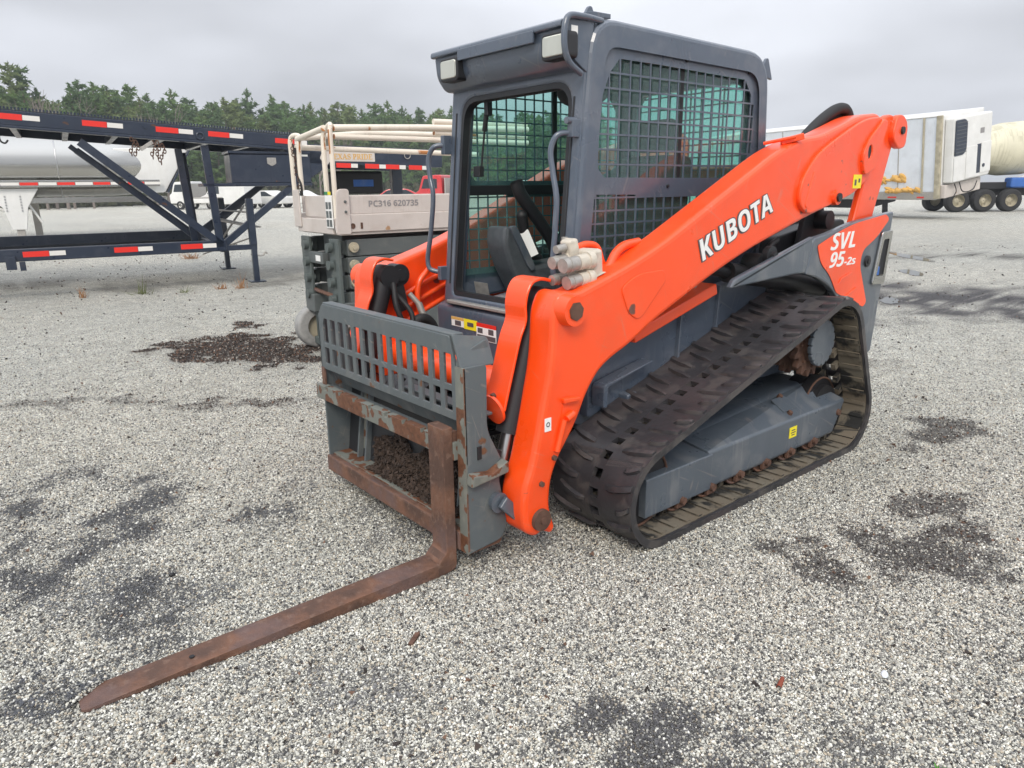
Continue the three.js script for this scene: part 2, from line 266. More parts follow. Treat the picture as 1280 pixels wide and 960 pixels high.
{
  const axis = (a0, a1, s) => { const v = []; for (let x = a0; x <= a1 + 1e-6; x += s) v.push(x); let d = s, x = a1; while (x < 900) { d *= 1.13; x += d; v.push(x); } d = s; x = a0; while (x > -900) { d *= 1.13; x -= d; v.unshift(x); } return v; };
  const xs = axis(-3.6, 4.5, 0.035), zs = axis(-5.6, 2.9, 0.035), pos = [], col = [], uv = [], idx = [];
  for (const z of zs) for (const x of xs) {
    const far = Math.hypot(x - EYE.x, z - EYE.z), big = fbm(x * 0.22, z * 0.22, 61, 4) - 0.5, mid = fbm(x * 1.3, z * 1.3, 67, 4) - 0.5, fine = fbm(x * 6, z * 6, 71, 3) - 0.5;
    const [k, c] = yardPatch(x, z); let t = 1.68 + 0.4 * big + 0.3 * mid + 0.2 * fine; const warm = 0.05 * (fbm(x * 0.4 + 9, z * 0.4, 77, 3) - 0.5);
    const mean = 0.4; let q = [t * (1.01 + warm), t, t * (0.93 - warm)]; if (k > 0) q = q.map((v, i) => mix(v, c[i] / mean, k * 0.88));
    pos.push(x, 0, z); col.push(...q); uv.push(x, z);
  }
  const w = xs.length; for (let j = 0; j + 1 < zs.length; j++) for (let i = 0; i + 1 < w; i++) { const a = j * w + i; idx.push(a, a + w, a + 1, a + 1, a + w, a + w + 1); }
  const g = new THREE.BufferGeometry(); g.setAttribute('position', new THREE.Float32BufferAttribute(pos, 3)); g.setAttribute('color', new THREE.Float32BufferAttribute(col, 3)); g.setAttribute('uv', new THREE.Float32BufferAttribute(uv, 2)); g.setIndex(idx); g.computeVertexNormals();
  const m = new THREE.Mesh(g, M.gravel); m.name = 'ground'; m.receiveShadow = true; m.userData.kind = 'structure'; scene.add(m);
}
{ // loose stones over the yard near the camera: real, uncountable
  const R = rng(17), geo = new THREE.IcosahedronGeometry(1, 0), p = geo.attributes.position;
  for (let i = 0; i < p.count; i++) { const k = 0.8 + 0.45 * hash2(Math.round(p.getX(i) * 50), Math.round(p.getY(i) * 50 + p.getZ(i) * 90), 3); p.setXYZ(i, p.getX(i) * k, p.getY(i) * k, p.getZ(i) * k); } geo.computeVertexNormals();
  const P = [[0.48, 0.475, 0.425], [0.6, 0.595, 0.535], [0.34, 0.335, 0.305], [0.5, 0.485, 0.42], [0.15, 0.15, 0.145], [0.44, 0.39, 0.31], [0.72, 0.715, 0.66], [0.05, 0.05, 0.052], [0.25, 0.245, 0.225], [0.09, 0.09, 0.088]];
  const items = [], want = 460000, right = V3(Math.cos(YAW), 0, Math.sin(YAW)), fwd = V3(Math.sin(YAW), 0, -Math.cos(YAW));
  while (items.length < want) {
    const d = 1.15 + 9.5 * Math.pow(R(), 1.25), s = (R() * 2 - 1) * (0.98 * d + 0.5), x = EYE.x + fwd.x * d + right.x * s, z = EYE.z + fwd.z * d + right.z * s;
    const dens = (d < 3.2 ? 1 : Math.pow(3.2 / d, 1.6)) * (1 - step(6.5, 10.5, d)); if (R() > dens) continue;
    items.push([x, z]);
  }
  const heap = items.length; for (let i = 0; i < 900; i++) { const t = R(); items.push([-2.84 + 0.11 * t, 0.42 + 0.07 * R() * (1.15 - t)]); }   // gravel pushed over the fork's tip
  const im = new THREE.InstancedMesh(geo, mat('stone', { color: 0xffffff, roughness: 0.8 }), items.length), m4 = new THREE.Matrix4(), q = new THREE.Quaternion(), e = new THREE.Euler(), c = new THREE.Color();
  items.forEach(([x, z], i) => {
    const r = 0.0019 + 0.0029 * Math.pow(R(), 1.7); q.setFromEuler(e.set(R() * 6, R() * 6, R() * 6));
    m4.compose(V3(x, r * (0.1 + 0.45 * R()) + (i >= heap ? 0.012 + 0.014 * R() : 0), z), q, V3(r * (0.9 + 0.5 * R()), r * (0.7 + 0.3 * R()), r * (0.9 + 0.5 * R()))); im.setMatrixAt(i, m4);
    const t = P[Math.floor(Math.pow(R(), 1.05) * 10)], [k, sc] = yardPatch(x, z), v = 0.8 + 0.4 * R(), kk = R() < k * 0.8 ? 0.92 : 0.1 * k;
    c.setRGB(...(sc ? mix3(mul3(t, v), mul3(sc, 0.7 + 0.8 * R()), kk) : mul3(t, v))); im.setColorAt(i, c);
  });
  im.name = 'loose_gravel'; im.userData = { kind: 'stuff', label: 'pale grey loose gravel covering the yard', category: 'gravel' }; im.castShadow = im.receiveShadow = true; scene.add(im);
}

// ================================================================ the compact track loader
const loader = thing('compact_track_loader', 'orange and charcoal tracked skid loader with caged cab and raised rear arm pivots', 'track loader');
{
  const L = loader;
  // ---------------- rubber tracks: the path runs round front idler, rear idler and drive sprocket
  const circles = [[-0.795, 0.213, 0.213], [0.80, 0.213, 0.213], [0.585, 0.627, 0.235]];
  const path = [];                                   // belt outside, anticlockwise seen from +z; list of [x, y, nx, ny]
  {
    const tang = (a, b) => { const dx = b[0] - a[0], dy = b[1] - a[1], d = Math.hypot(dx, dy), q = Math.acos((a[2] - b[2]) / d), base = Math.atan2(dy, dx); return base - q; };
    const cs = circles, n = 3, angs = cs.map((c, i) => tang(c, cs[(i + 1) % n]));
    for (let i = 0; i < n; i++) {
      const a0 = angs[(i + n - 1) % n]; let a1 = angs[i]; while (a1 < a0) a1 += 2 * Math.PI;
      const c = cs[i], m = 26; for (let k = 0; k <= m; k++) { const t = a0 + (a1 - a0) * k / m; path.push([c[0] + c[2] * Math.cos(t), c[1] + c[2] * Math.sin(t)]); }
    }
  }
  const cum = [0]; for (let i = 1; i <= path.length; i++) { const a = path[i - 1], b = path[i % path.length]; cum.push(cum[i - 1] + Math.hypot(b[0] - a[0], b[1] - a[1])); }
  const total = cum[path.length];
  const links = Math.round(total / 0.0835), pitch = total / links;
  function onBelt(s) {                                // -> x, y, tangent tx, ty, outward nx, ny
    s = ((s % total) + total) % total; let i = 1; while (cum[i] < s) i++;
    const a = path[i - 1], b = path[i % path.length], l = cum[i] - cum[i - 1], t = (s - cum[i - 1]) / l;
    const h = 0.02, near = (q) => { q = ((q % total) + total) % total; let j = 1; while (cum[j] < q) j++; const A = path[j - 1], B = path[j % path.length], u = (q - cum[j - 1]) / (cum[j] - cum[j - 1]); return [mix(A[0], B[0], u), mix(A[1], B[1], u)]; };
    const p0 = near(s - h), p1 = near(s + h), d = Math.hypot(p1[0] - p0[0], p1[1] - p0[1]), tx = (p1[0] - p0[0]) / d, ty = (p1[1] - p0[1]) / d;
    return [mix(a[0], b[0], t), mix(a[1], b[1], t), tx, ty, ty, -tx];
  }
  // a block swept along the belt: s0..s1, z0..z1, outside height h0 .. h1; zs shift lets it run diagonally
  function belt(s0, s1, z0, z1, h0, h1, steps, skew = 0, taper = 0) {
    const pos = [], idx = [], ring = [];
    for (let k = 0; k <= steps; k++) {
      const s = mix(s0, s1, k / steps), b = onBelt(s);
      const put = (z, h) => { pos.push(b[0] + b[4] * h, b[1] + b[5] * h, z + skew * (k / steps - 0.5)); return pos.length / 3 - 1; };
      ring.push([put(z0, h0), put(z1, h0), put(z1 - taper, h1), put(z0 + taper, h1)]);
    }
    for (let k = 0; k < steps; k++) for (let j = 0; j < 4; j++) { const a = ring[k][j], b = ring[k][(j + 1) % 4], c = ring[k + 1][(j + 1) % 4], d = ring[k + 1][j]; idx.push(a, b, c, a, c, d); }
    const e = ring[0], f = ring[steps]; idx.push(e[2], e[1], e[0], e[3], e[2], e[0], f[0], f[1], f[2], f[0], f[2], f[3]);
    const g = new THREE.BufferGeometry(); g.setAttribute('position', new THREE.Float32BufferAttribute(pos, 3)); g.setIndex(idx); g.computeVertexNormals();
    return toCreasedNormals(g.toNonIndexed(), 0.6);
  }
  // a tread lug: a wedge-like bar set across the belt, from za (inner) to zb (edge), leaning along the belt
  function lug(s, za, zb, w, h, lean) {
    const pos = [], idx = [], m = 4; const rings = [];
    for (let k = 0; k <= m; k++) {
      const t = k / m, z = mix(za, zb, t), hh = h * (k === 0 ? 0.25 : k === m ? 0.75 : 1), ww = w * (k === 0 ? 0.7 : 1), sc = s + lean * t * t, r = [];
      for (const [ds, dh] of [[-ww, -0.002], [-ww * 0.62, hh], [ww * 0.62, hh], [ww, -0.002]]) { const b = onBelt(sc + ds); pos.push(b[0] + b[4] * dh, b[1] + b[5] * dh, z); r.push(pos.length / 3 - 1); }
      rings.push(r);
    }
    for (let k = 0; k < m; k++) for (let j = 0; j < 3; j++) { const a = rings[k][j], b = rings[k][j + 1], c = rings[k + 1][j + 1], d = rings[k + 1][j]; if (zb > za) idx.push(a, d, c, a, c, b); else idx.push(a, c, d, a, b, c); }
    const e = rings[0], f = rings[m]; if (zb > za) idx.push(e[0], e[1], e[2], e[0], e[2], e[3], f[0], f[2], f[1], f[0], f[3], f[2]); else idx.push(e[0], e[2], e[1], e[0], e[3], e[2], f[0], f[1], f[2], f[0], f[2], f[3]);
    const g = new THREE.BufferGeometry(); g.setAttribute('position', new THREE.Float32BufferAttribute(pos, 3)); g.setIndex(idx); return toCreasedNormals(g.toNonIndexed(), 0.5);
  }
  for (const sd of [1, -1]) {
    const Z = (z) => sd * z, T = 0.026, zi = 0.545, zo = 0.98, h0 = 0.758, h1 = 0.806;
    const g = [belt(0, total, Math.min(Z(zi), Z(h0)), Math.max(Z(zi), Z(h0)), -T, 0, 150), belt(0, total, Math.min(Z(h1), Z(zo)), Math.max(Z(h1), Z(zo)), -T, 0, 150)];
    // belt edge bead
    g.push(belt(0, total, Math.min(Z(zo - 0.012), Z(zo + 0.003)), Math.max(Z(zo - 0.012), Z(zo + 0.003)), -T - 0.004, 0.0015, 150));
    for (let k = 0; k < links; k++) g.push(belt((k + 0.24) * pitch, (k + 1 - 0.24) * pitch, Math.min(Z(h0 - 0.002), Z(h1 + 0.002)), Math.max(Z(h0 - 0.002), Z(h1 + 0.002)), -T + 0.003, -0.0015, 2));
    const track = part(L, 'rubber_track', g, M.rubber);
    for (let k = 0; k < links; k++) {
      const s = (k + 0.5) * pitch, b = onBelt(s);
      if (sd < 0 && b[1] < 0.1) continue;
      const bottom = b[5] < -0.9, hh = bottom ? 0.0005 : 0.016;
      const long = k % 2 === 0;
      sub(track, 'tread_lug', join(lug(s, Z(long ? 0.842 : 0.905), Z(0.975), long ? 0.017 : 0.014, hh, -0.03)), M.rubber);
      sub(track, 'tread_lug', join(lug(s, Z(long ? 0.69 : 0.735), Z(long ? 0.55 : 0.6), long ? 0.017 : 0.014, hh, -0.035)), M.rubber);
    }
    // inside of the belt: lighter dried mud, guide lugs on both sides of the holes
    part(track, 'belt_lining', [belt(0, total, Math.min(Z(zi + 0.02), Z(h0 - 0.03)), Math.max(Z(zi + 0.02), Z(h0 - 0.03)), -T - 0.006, -T + 0.001, 150), belt(0, total, Math.min(Z(h1 + 0.03), Z(zo - 0.015)), Math.max(Z(h1 + 0.03), Z(zo - 0.015)), -T - 0.006, -T + 0.001, 150)], M.rubberInside);
    if (sd > 0) for (let k = 0; k < links; k++) { const s = (k + 0.5) * pitch; for (const q of [belt(s - 0.018, s + 0.018, Math.min(Z(h0 - 0.032), Z(h0 - 0.006)), Math.max(Z(h0 - 0.032), Z(h0 - 0.006)), -T - 0.05, -T, 1, 0, 0.004), belt(s - 0.018, s + 0.018, Math.min(Z(h1 + 0.006), Z(h1 + 0.032)), Math.max(Z(h1 + 0.006), Z(h1 + 0.032)), -T - 0.05, -T, 1, 0, 0.004), belt(s - 0.012, s + 0.012, Math.min(Z(h1 + 0.035), Z(zo - 0.02)), Math.max(Z(h1 + 0.035), Z(zo - 0.02)), -T - 0.014, -T, 1)]) part(track, 'guide_lug', q, M.rubberInside); }
    // ---------------- undercarriage
    const fr = new THREE.Group();
    const cross = [[0.50, 0.08], [0.868, 0.08, 0.01], [0.88, 0.095, 0.01], [0.88, 0.262, 0.012], [0.71, 0.368, 0.02], [0.5, 0.368]];   // z, y
    const long = (pts, x0, x1) => { const g2 = slab(pts.map(([z, y, r]) => [z, y, r]), 0, x1 - x0, 0.003); g2.rotateY(-Math.PI / 2); g2.translate(x1, 0, 0); return g2; };   // x,y,z -> -z,y,x: shape x becomes +z
    const um = [];
    {
      const body = long(cross, -0.36, 0.90);
      // taper the rear end of the box
      const p = body.attributes.position; for (let i = 0; i < p.count; i++) { if (p.getY(i) > 0.3) p.setY(i, p.getY(i) - 0.07 * (1 - clamp((p.getX(i) + 0.36) / 1.2))); if (p.getX(i) > 0.8) { if (p.getY(i) > 0.3) p.setX(i, 0.79); else if (p.getY(i) < 0.13) { p.setX(i, 0.80); } } }
      body.computeVertexNormals(); um.push(body);
      um.push(long([[0.62, 0.082], [0.886, 0.082, 0.008], [0.886, 0.255, 0.008], [0.62, 0.29]], -0.80, -0.34));
      if (sd < 0) um.forEach((q) => { q.scale(1, 1, -1); const a = q.attributes.position.array, nn = q.attributes.normal.array; for (let i = 0; i < a.length; i += 9) for (let k = 0; k < 3; k++) { [a[i + 3 + k], a[i + 6 + k]] = [a[i + 6 + k], a[i + 3 + k]]; [nn[i + 3 + k], nn[i + 6 + k]] = [nn[i + 6 + k], nn[i + 3 + k]]; } });
    }
    const frame = part(L, 'track_frame', um, M.grey);
    if (sd > 0) {
      const cover = box(0.12, 0.09, 0.008, 0.40, 0.318, 0.797, -1.01, 0, 0, 0.002); part(frame, 'cover_plate', cover, M.grey);
      for (const [x, y, z] of [[0.43, 0.345, 0.757], [0.375, 0.287, 0.85]]) part(frame, 'bolt', at(cyl(0.016, 0.013, 0.02, 'y', 0, 0, 0, 6), x, y, z, 0.55), M.rustDark);
      part(frame, 'bolt', cyl(0.02, 0.018, 0.012, 'z', 0.84, 0.2, 0.886, 6), M.rustDark);
      part(frame, 'sticker', span(0.33, 0.40, 0.165, 0.222, 0.8805, 0.8825, 0), M.yellow, 'yellow square sticker');
      for (const [dy, w] of [[0.205, 0.035], [0.192, 0.045], [0.18, 0.03]]) part(frame, 'sticker_print', box(w, 0.005, 0.001, 0.365, dy, 0.8832, 0, 0, 0, 0), M.textGrey);
    }
    for (const x of [-0.56, -0.34, -0.11, 0.12, 0.35, 0.585]) {
      const rl = part(L, 'track_roller', [cyl(0.1, 0.1, 0.09, 'z', x, 0.139, Z(0.70), 28), cyl(0.1, 0.1, 0.05, 'z', x, 0.139, Z(0.828), 28), cyl(0.05, 0.05, 0.16, 'z', x, 0.139, Z(0.76), 16)], M.rustDark);
      part(rl, 'roller_rim', [new THREE.TorusGeometry(0.094, 0.007, 6, 30).translate(x, 0.139, Z(0.858))], M.rust);
      part(rl, 'roller_bolt', [cyl(0.02, 0.018, 0.02, 'z', x + 0.01, 0.092, Z(0.889), 6), box(0.055, 0.045, 0.02, x + 0.01, 0.078, Z(0.872))], M.rustDark);
    }
    for (const [cx, cy, r] of circles.slice(0, 2)) {
      const w = part(L, 'idler_wheel', [cyl(r - 0.034, r - 0.034, 0.07, 'z', cx, cy, Z(0.685), 36), cyl(r - 0.034, r - 0.034, 0.05, 'z', cx, cy, Z(cx > 0 ? 0.76 : 0.825), 36), cyl(r - 0.08, r - 0.08, 0.12, 'z', cx, cy, Z(0.76), 28)], M.black);
      part(w, 'idler_rim', new THREE.TorusGeometry(r - 0.042, 0.006, 8, 40).translate(cx, cy, Z(cx > 0 ? 0.787 : 0.852)), M.rustDark);
    }
    { // drive sprocket with teeth, hub and toothed cover disc
      const [cx, cy, r] = circles[2], pts = [], nt = 17; for (let i = 0; i < nt * 4; i++) { const a = i / (nt * 4) * 2 * Math.PI, q = [0.152, 0.186, 0.186, 0.152][i % 4]; pts.push([cx + q * Math.cos(a), cy + q * Math.sin(a), 0.006]); }
      const hole = new THREE.Path(); hole.absarc(cx, cy, 0.09, 0, Math.PI * 2, true);
      const sp = part(L, 'drive_sprocket', [slab(pts, Z(0.70), Z(0.73), 0.003, [hole]), slab(pts.map(([x, y, q]) => [x, y, q]), Z(0.80), Z(0.83), 0.003, [hole.clone()]), cyl(0.105, 0.105, 0.2, 'z', cx, cy, Z(0.76), 30)], M.rustDark);
      const dp = []; for (let i = 0; i < 96; i++) { const a = i / 96 * 2 * Math.PI; dp.push([cx + (i % 6 < 1 ? 0.109 : 0.121) * Math.cos(a), cy + (i % 6 < 1 ? 0.109 : 0.121) * Math.sin(a)]); }
      part(sp, 'hub_cover', slab(dp, Z(0.862), Z(0.884), 0.004), M.grey);
      for (let i = 0; i < 8; i++) { const a = i / 8 * 6.283; part(sp, 'bolt', cyl(0.01, 0.009, 0.012, 'z', cx + 0.13 * Math.cos(a), cy + 0.13 * Math.sin(a), Z(0.836), 6), M.rustDark); }
    }
  }
  // ---------------- chassis between the tracks
  const ch = part(L, 'chassis', [
    slab([[-0.85, 0.42, 0.03], [-0.70, 0.33, 0.03], [1.2, 0.33, 0.05], [1.30, 0.5, 0.05], [1.30, 0.9, 0.02], [0.2, 0.93, 0.02], [-0.72, 0.81, 0.02], [-0.85, 0.81, 0.02]], -0.5, 0.5, 0.006),
    span(-0.60, 0.9, 0.40, 0.52, -0.6, 0.6, 0.01), span(0.5, 0.66, 0.52, 0.74, -0.68, 0.68, 0.01)], M.cab);
  for (const s of [1, -1]) {
    // upright side plate above the track with its ribs, and the ledge on top
    part(ch, 'side_plate', slab([[-0.80, 0.44, 0.02], [0.55, 0.74, 0.02], [0.75, 0.9, 0.02], [0.62, 0.99, 0.02], [0.02, 0.93], [-0.55, 0.80, 0.02], [-0.80, 0.80, 0.02]], s * 0.5, s * 0.545, 0.006), M.cab);
    for (const [x, y0, y1] of [[-0.20, 0.62, 0.85], [0.10, 0.68, 0.94]]) part(ch, 'side_rib', bar([x, y0, s * 0.552], [x + 0.015, y1, s * 0.552], 0.03, 0.016, [1, 0, 0]), M.cab);
    part(ch, 'mud_flap', slab([[-0.78, 0.5, 0.01], [-0.78, 0.60, 0.02], [-0.46, 0.66, 0.02], [-0.46, 0.655], [-0.75, 0.59, 0.01], [-0.755, 0.5]], s * 0.55, s * 0.62, 0.003), M.cab);
    // long orange arm rest bar on the body
    part(ch, 'arm_rest_bar', bar([-0.62, 0.79, s * 0.6], [-0.03, 0.945, s * 0.6], 0.09, 0.055, [0, 1, 0], 0.008), M.orange);
    // the grey spear-shaped side cover in front of the rear panel
    part(ch, 'side_cover', slab([[-0.15, 0.972, 0.012], [-0.12, 1.01, 0.02], [0.555, 1.165, 0.01], [0.50, 0.985, 0.01], [0.42, 0.99, 0.03]], s * 0.765, s * 0.795, 0.008), M.grey);
    // lift cylinder with its eye, hoses and brackets behind the arm
    part(L, 'lift_cylinder', [rod([0.98, 0.86, s * 0.655], [0.02, 1.02, s * 0.655], 0.048, 20), rod([0.02, 1.02, s * 0.655], [-0.28, 1.07, s * 0.655], 0.026, 16), cyl(0.055, 0.055, 0.09, 'z', 0.2, 1.045, s * 0.69, 20), cyl(0.05, 0.05, 0.09, 'z', 0.98, 0.86, s * 0.655, 20)], M.black);
    part(L, 'hydraulic_hose', pipe([[0.06, 1.0, s * 0.71], [0.12, 0.98, s * 0.73], [0.2, 0.99, s * 0.735], [0.25, 1.05, s * 0.72], [0.3, 1.12, s * 0.7], [0.42, 1.15, s * 0.67]], 0.015, 40, 8), M.blackHose);
    part(L, 'pivot_boss', [cyl(0.045, 0.045, 0.03, 'z', 0.235, 1.09, s * 0.745, 24), cyl(0.02, 0.02, 0.05, 'z', 0.235, 1.09, s * 0.755, 6)], M.plasticBlack);
    part(L, 'hose_clamp', [box(0.05, 0.035, 0.04, -0.30, 0.985, s * 0.64), cyl(0.018, 0.018, 0.05, 'z', -0.25, 0.99, s * 0.65, 10), cyl(0.014, 0.014, 0.06, 'z', -0.34, 0.965, s * 0.66, 10)], M.zinc);
    // ---------------- rear side panel with its decal, lettering and light
    const pn = part(L, 'rear_side_panel', slab([[0.50, 0.98, 0.01], [0.547, 1.158, 0.03], [0.72, 1.178, 0.1], [0.95, 1.222, 0.1], [1.435, 1.262, 0.02], [1.345, 0.455, 0.02], [1.10, 0.42, 0.04], [1.0, 0.56, 0.1], [0.93, 0.75, 0.1], [0.80, 0.88, 0.1], [0.62, 0.955, 0.1]], s * 0.76, s * 0.8, 0.008), M.grey);
    const zz = (d) => s > 0 ? 0.8 + d : -0.8 - d;
    part(pn, 'orange_decal', slab([[0.582, 1.118, 0.02], [0.74, 1.165, 0.1], [0.95, 1.213, 0.1], [1.33, 1.25, 0.02], [1.38, 1.222, 0.03], [1.24, 1.125, 0.05], [1.09, 1.065, 0.05], [1.072, 0.985, 0.06], [1.205, 0.765, 0.04], [1.17, 0.74, 0.03], [0.83, 0.855, 0.02], [0.735, 0.962, 0.06], [0.63, 1.025, 0.05]], zz(0.001), zz(0.004), 0.001), M.orange);
    part(pn, 'decal_stripe', [slab([[0.84, 0.905], [0.98, 0.945], [0.97, 0.955], [0.86, 0.93]], zz(0.0035), zz(0.009), 0.002), slab([[0.92, 0.805], [1.06, 0.86], [1.05, 0.866], [0.92, 0.825]], zz(0.0035), zz(0.009), 0.002)], M.orange);
    part(pn, 'round_cap', [cyl(0.032, 0.03, 0.012, 'z', 1.155, 1.0, zz(0.006), 24), cyl(0.015, 0.015, 0.018, 'z', 1.155, 1.0, zz(0.008), 6)], M.plasticBlack);
    const bz = part(pn, 'light_bezel', slab([[1.226, 0.862, 0.02], [1.29, 1.155, 0.02], [1.42, 1.16, 0.02], [1.385, 0.855, 0.02]], zz(0.001), zz(0.016), 0.004, [[[1.262, 0.905, 0.015], [1.312, 1.115, 0.015], [1.386, 1.118, 0.015], [1.358, 0.9, 0.015]]]), M.aluminium);
    part(bz, 'tail_light', slab([[1.262, 0.905], [1.312, 1.115], [1.386, 1.118], [1.358, 0.9]], zz(0.001), zz(0.005), 0), M.plasticBlack);
    part(bz, 'blue_plug', box(0.03, 0.05, 0.012, 1.29, 0.935, zz(0.008)), M.bluePaint);
    if (s > 0) {
      const svl = words('SVL', 0.088, 0.265, 0.002, font, 0.28), ninety = words('95', 0.08, 0.15, 0.002, font, 0.28), two = words('-2s', 0.042, 0.125, 0.002, font, 0.28);
      part(pn, 'model_lettering', [at(svl, 0.715, 1.085, 0.8045, 0, 0, 0.01), at(ninety, 0.715, 0.995, 0.8045), at(two, 0.878, 0.996, 0.8045)], M.whitePaint);
    }
    // ---------------- loader arm: the long boom with its knee and leg
    const za = s * 0.618, zb = s * 0.76;
    const arm = part(L, 'loader_arm', [slab([
      [-1.345, 0.15, 0.03], [-1.295, 0.118, 0.02], [-1.255, 0.13, 0.01], [-1.21, 0.105, 0.01], [-1.19, 0.13, 0.01], [-1.222, 0.225, 0.04], [-1.213, 0.33, 0.05], [-1.18, 0.405, 0.1], [-1.078, 0.535, 0.1], [-1.02, 0.65, 0.08], [-0.955, 0.725, 0.06],
      [-0.885, 0.763, 0.05], [-0.765, 0.807, 0.1], [-0.64, 0.875, 0.1], [-0.09, 1.096, 0.3], [0.55, 1.262, 0.06], [0.775, 1.311, 0.1], [0.987, 1.364, 0.08], [1.10, 1.429, 0.06], [1.166, 1.521, 0.05], [1.27, 1.74, 0.05], [1.20, 1.785, 0.06], [1.0, 1.766, 0.1], [0.846, 1.72, 0.1], [0.62, 1.655, 0.1],
      [0.45, 1.638, 0.05], [0.22, 1.57, 0.1], [-0.60, 1.195, 0.2], [-0.81, 1.12, 0.15], [-1.0, 1.066, 0.1], [-1.09, 1.04, 0.06], [-1.165, 1.06, 0.04], [-1.205, 0.99, 0.06], [-1.215, 0.80, 0.2], [-1.262, 0.61, 0.2], [-1.315, 0.41, 0.1], [-1.352, 0.33, 0.06], [-1.36, 0.22, 0.04]], za, zb, 0.022, [], 3),
      // upper rear plate, proud of the boom
      slab([[0.40, 1.33, 0.05], [0.49, 1.272, 0.05], [0.775, 1.325, 0.1], [0.975, 1.375, 0.08], [1.085, 1.435, 0.06], [1.15, 1.52, 0.05], [1.245, 1.72, 0.05], [1.19, 1.765, 0.06], [1.0, 1.745, 0.1], [0.72, 1.64, 0.2], [0.54, 1.56, 0.15], [0.42, 1.44, 0.15]], s * 0.755, s * 0.782, 0.008)], M.orange);
    const face = (d) => s * (0.76 + d);
    part(arm, 'knee_emboss', slab([[-0.85, 1.035, 0.03], [-0.76, 1.085, 0.1], [-0.585, 1.09, 0.05], [-0.57, 1.045, 0.05], [-0.735, 0.895, 0.04], [-0.80, 0.93, 0.05]], face(-0.002), face(0.005), 0.0045), M.orange);
    part(arm, 'slot_emboss', slab([[0.455, 1.315, 0.02], [0.485, 1.30, 0.02], [0.545, 1.47, 0.02], [0.52, 1.49, 0.02]], face(0.016), face(0.0255), 0.003), M.orange);
    part(arm, 'knee_pin', [cyl(0.062, 0.056, 0.055, 'z', -1.135, 0.985, s * 0.775, 28)], M.orange);
    part(arm, 'knee_pin_cap', [cyl(0.035, 0.035, 0.012, 'z', -1.135, 0.985, s * 0.802, 7)], M.rustDark);
    part(arm, 'toe_pin', [cyl(0.044, 0.043, 0.03, 'z', -1.275, 0.19, s * 0.762, 28), cyl(0.014, 0.014, 0.012, 'z', -1.275, 0.19, s * 0.78, 12)], M.rustDark);
    part(arm, 'bushing', [cyl(0.04, 0.037, 0.03, 'z', 0.755, 1.352, s * 0.785, 24)], M.orange); part(arm, 'bushing_bolt', cyl(0.022, 0.022, 0.016, 'z', 0.755, 1.352, s * 0.803, 8), M.plasticBlack);
    // plate with the tall oval hole near the top of the arm
    const oval = new THREE.Path(); oval.absellipse(1.055, 1.58, 0.022, 0.036, 0, Math.PI * 2, true);
    part(arm, 'hole_plate', slab([[0.975, 1.555, 0.05], [1.02, 1.455, 0.04], [1.135, 1.50, 0.02], [1.235, 1.735, 0.03], [1.19, 1.755, 0.05], [1.03, 1.64, 0.06]], s * 0.778, s * 0.8, 0.006, [oval]), M.orange);
    part(arm, 'hole_shade_disc', cyl(0.04, 0.04, 0.012, 'z', 1.055, 1.58, s * 0.787, 20), M.plasticBlack);  // black disc that paints the shade inside the oval hole
    part(arm, 'lock_slot', [slab([[-1.172, 0.655, 0.015], [-1.085, 0.648, 0.012], [-1.085, 0.632, 0.01], [-1.165, 0.635]], face(-0.002), face(0.022), 0.004)], M.orange);
    part(arm, 'slot_recess', slab([[-1.16, 0.632], [-1.088, 0.63], [-1.14, 0.53], [-1.185, 0.47]], face(0.0008), face(0.003), 0), M.orange);
    part(arm, 'lock_pin', [rod([-1.15, 0.57, face(0.012)], [-1.115, 0.585, face(0.012)], 0.016), rod([-1.195, 0.45, face(0.008)], [-1.16, 0.57, face(0.012)], 0.012)], M.orange);
    for (const [x, y] of [[-1.205, 0.425], [-1.27, 0.335]]) part(arm, 'bolt', cyl(0.012, 0.011, 0.014, 'z', x, y, face(0.004), 6), M.rustDark);
    if (s > 0) {
      part(arm, 'white_sticker', span(-1.252, -1.22, 0.538, 0.59, 0.7605, 0.7625, 0), M.whitePaint); part(arm, 'sticker_print', new THREE.TorusGeometry(0.008, 0.002, 4, 12).translate(-1.236, 0.565, 0.763), M.textGrey);
      part(arm, 'yellow_sticker', span(0.93, 1.02, 1.395, 1.465, 0.7825, 0.7845, 0), M.yellow); part(arm, 'sticker_print', [box(0.02, 0.03, 0.001, 0.955, 1.425, 0.785, 0, 0, 0, 0), box(0.018, 0.02, 0.001, 0.995, 1.435, 0.785, 0, 0, 0, 0)], M.textGrey);
      const ang = Math.atan2(0.203, 0.551), w = 0.565, h = 0.098;
      const K = words('KUBOTA', h, w, 0.002), K2 = words('KUBOTA', h * 1.0, w, 0.001);
      const place = (g, dx, dy, z) => at(at(g, dx, dy, 0), -0.328, 1.103, z, 0, 0, ang);
      const lt = part(arm, 'maker_lettering', place(K, 0, 0, 0.7635), M.whitePaint);
      part(lt, 'letter_outline', [[-0.006, -0.006], [0.006, -0.007], [-0.007, 0.004], [0.008, 0.002]].map(([a, b], i) => place(K2.clone(), a, b, 0.7605 + i * 0.0005)), M.textGrey);
      part(arm, 'top_sticker', at(box(0.1, 0.0015, 0.05, 0, 0, 0, 0, 0, 0, 0), -0.945, 1.088, 0.70, 0, 0, 0.27), M.creamMetal);
    }
    part(arm, 'top_bracket', [bar([0.33, 1.615, s * 0.70], [0.40, 1.64, s * 0.775], 0.03, 0.03), rod([0.28, 1.61, s * 0.64], [0.34, 1.635, s * 0.77], 0.008)], M.orange);
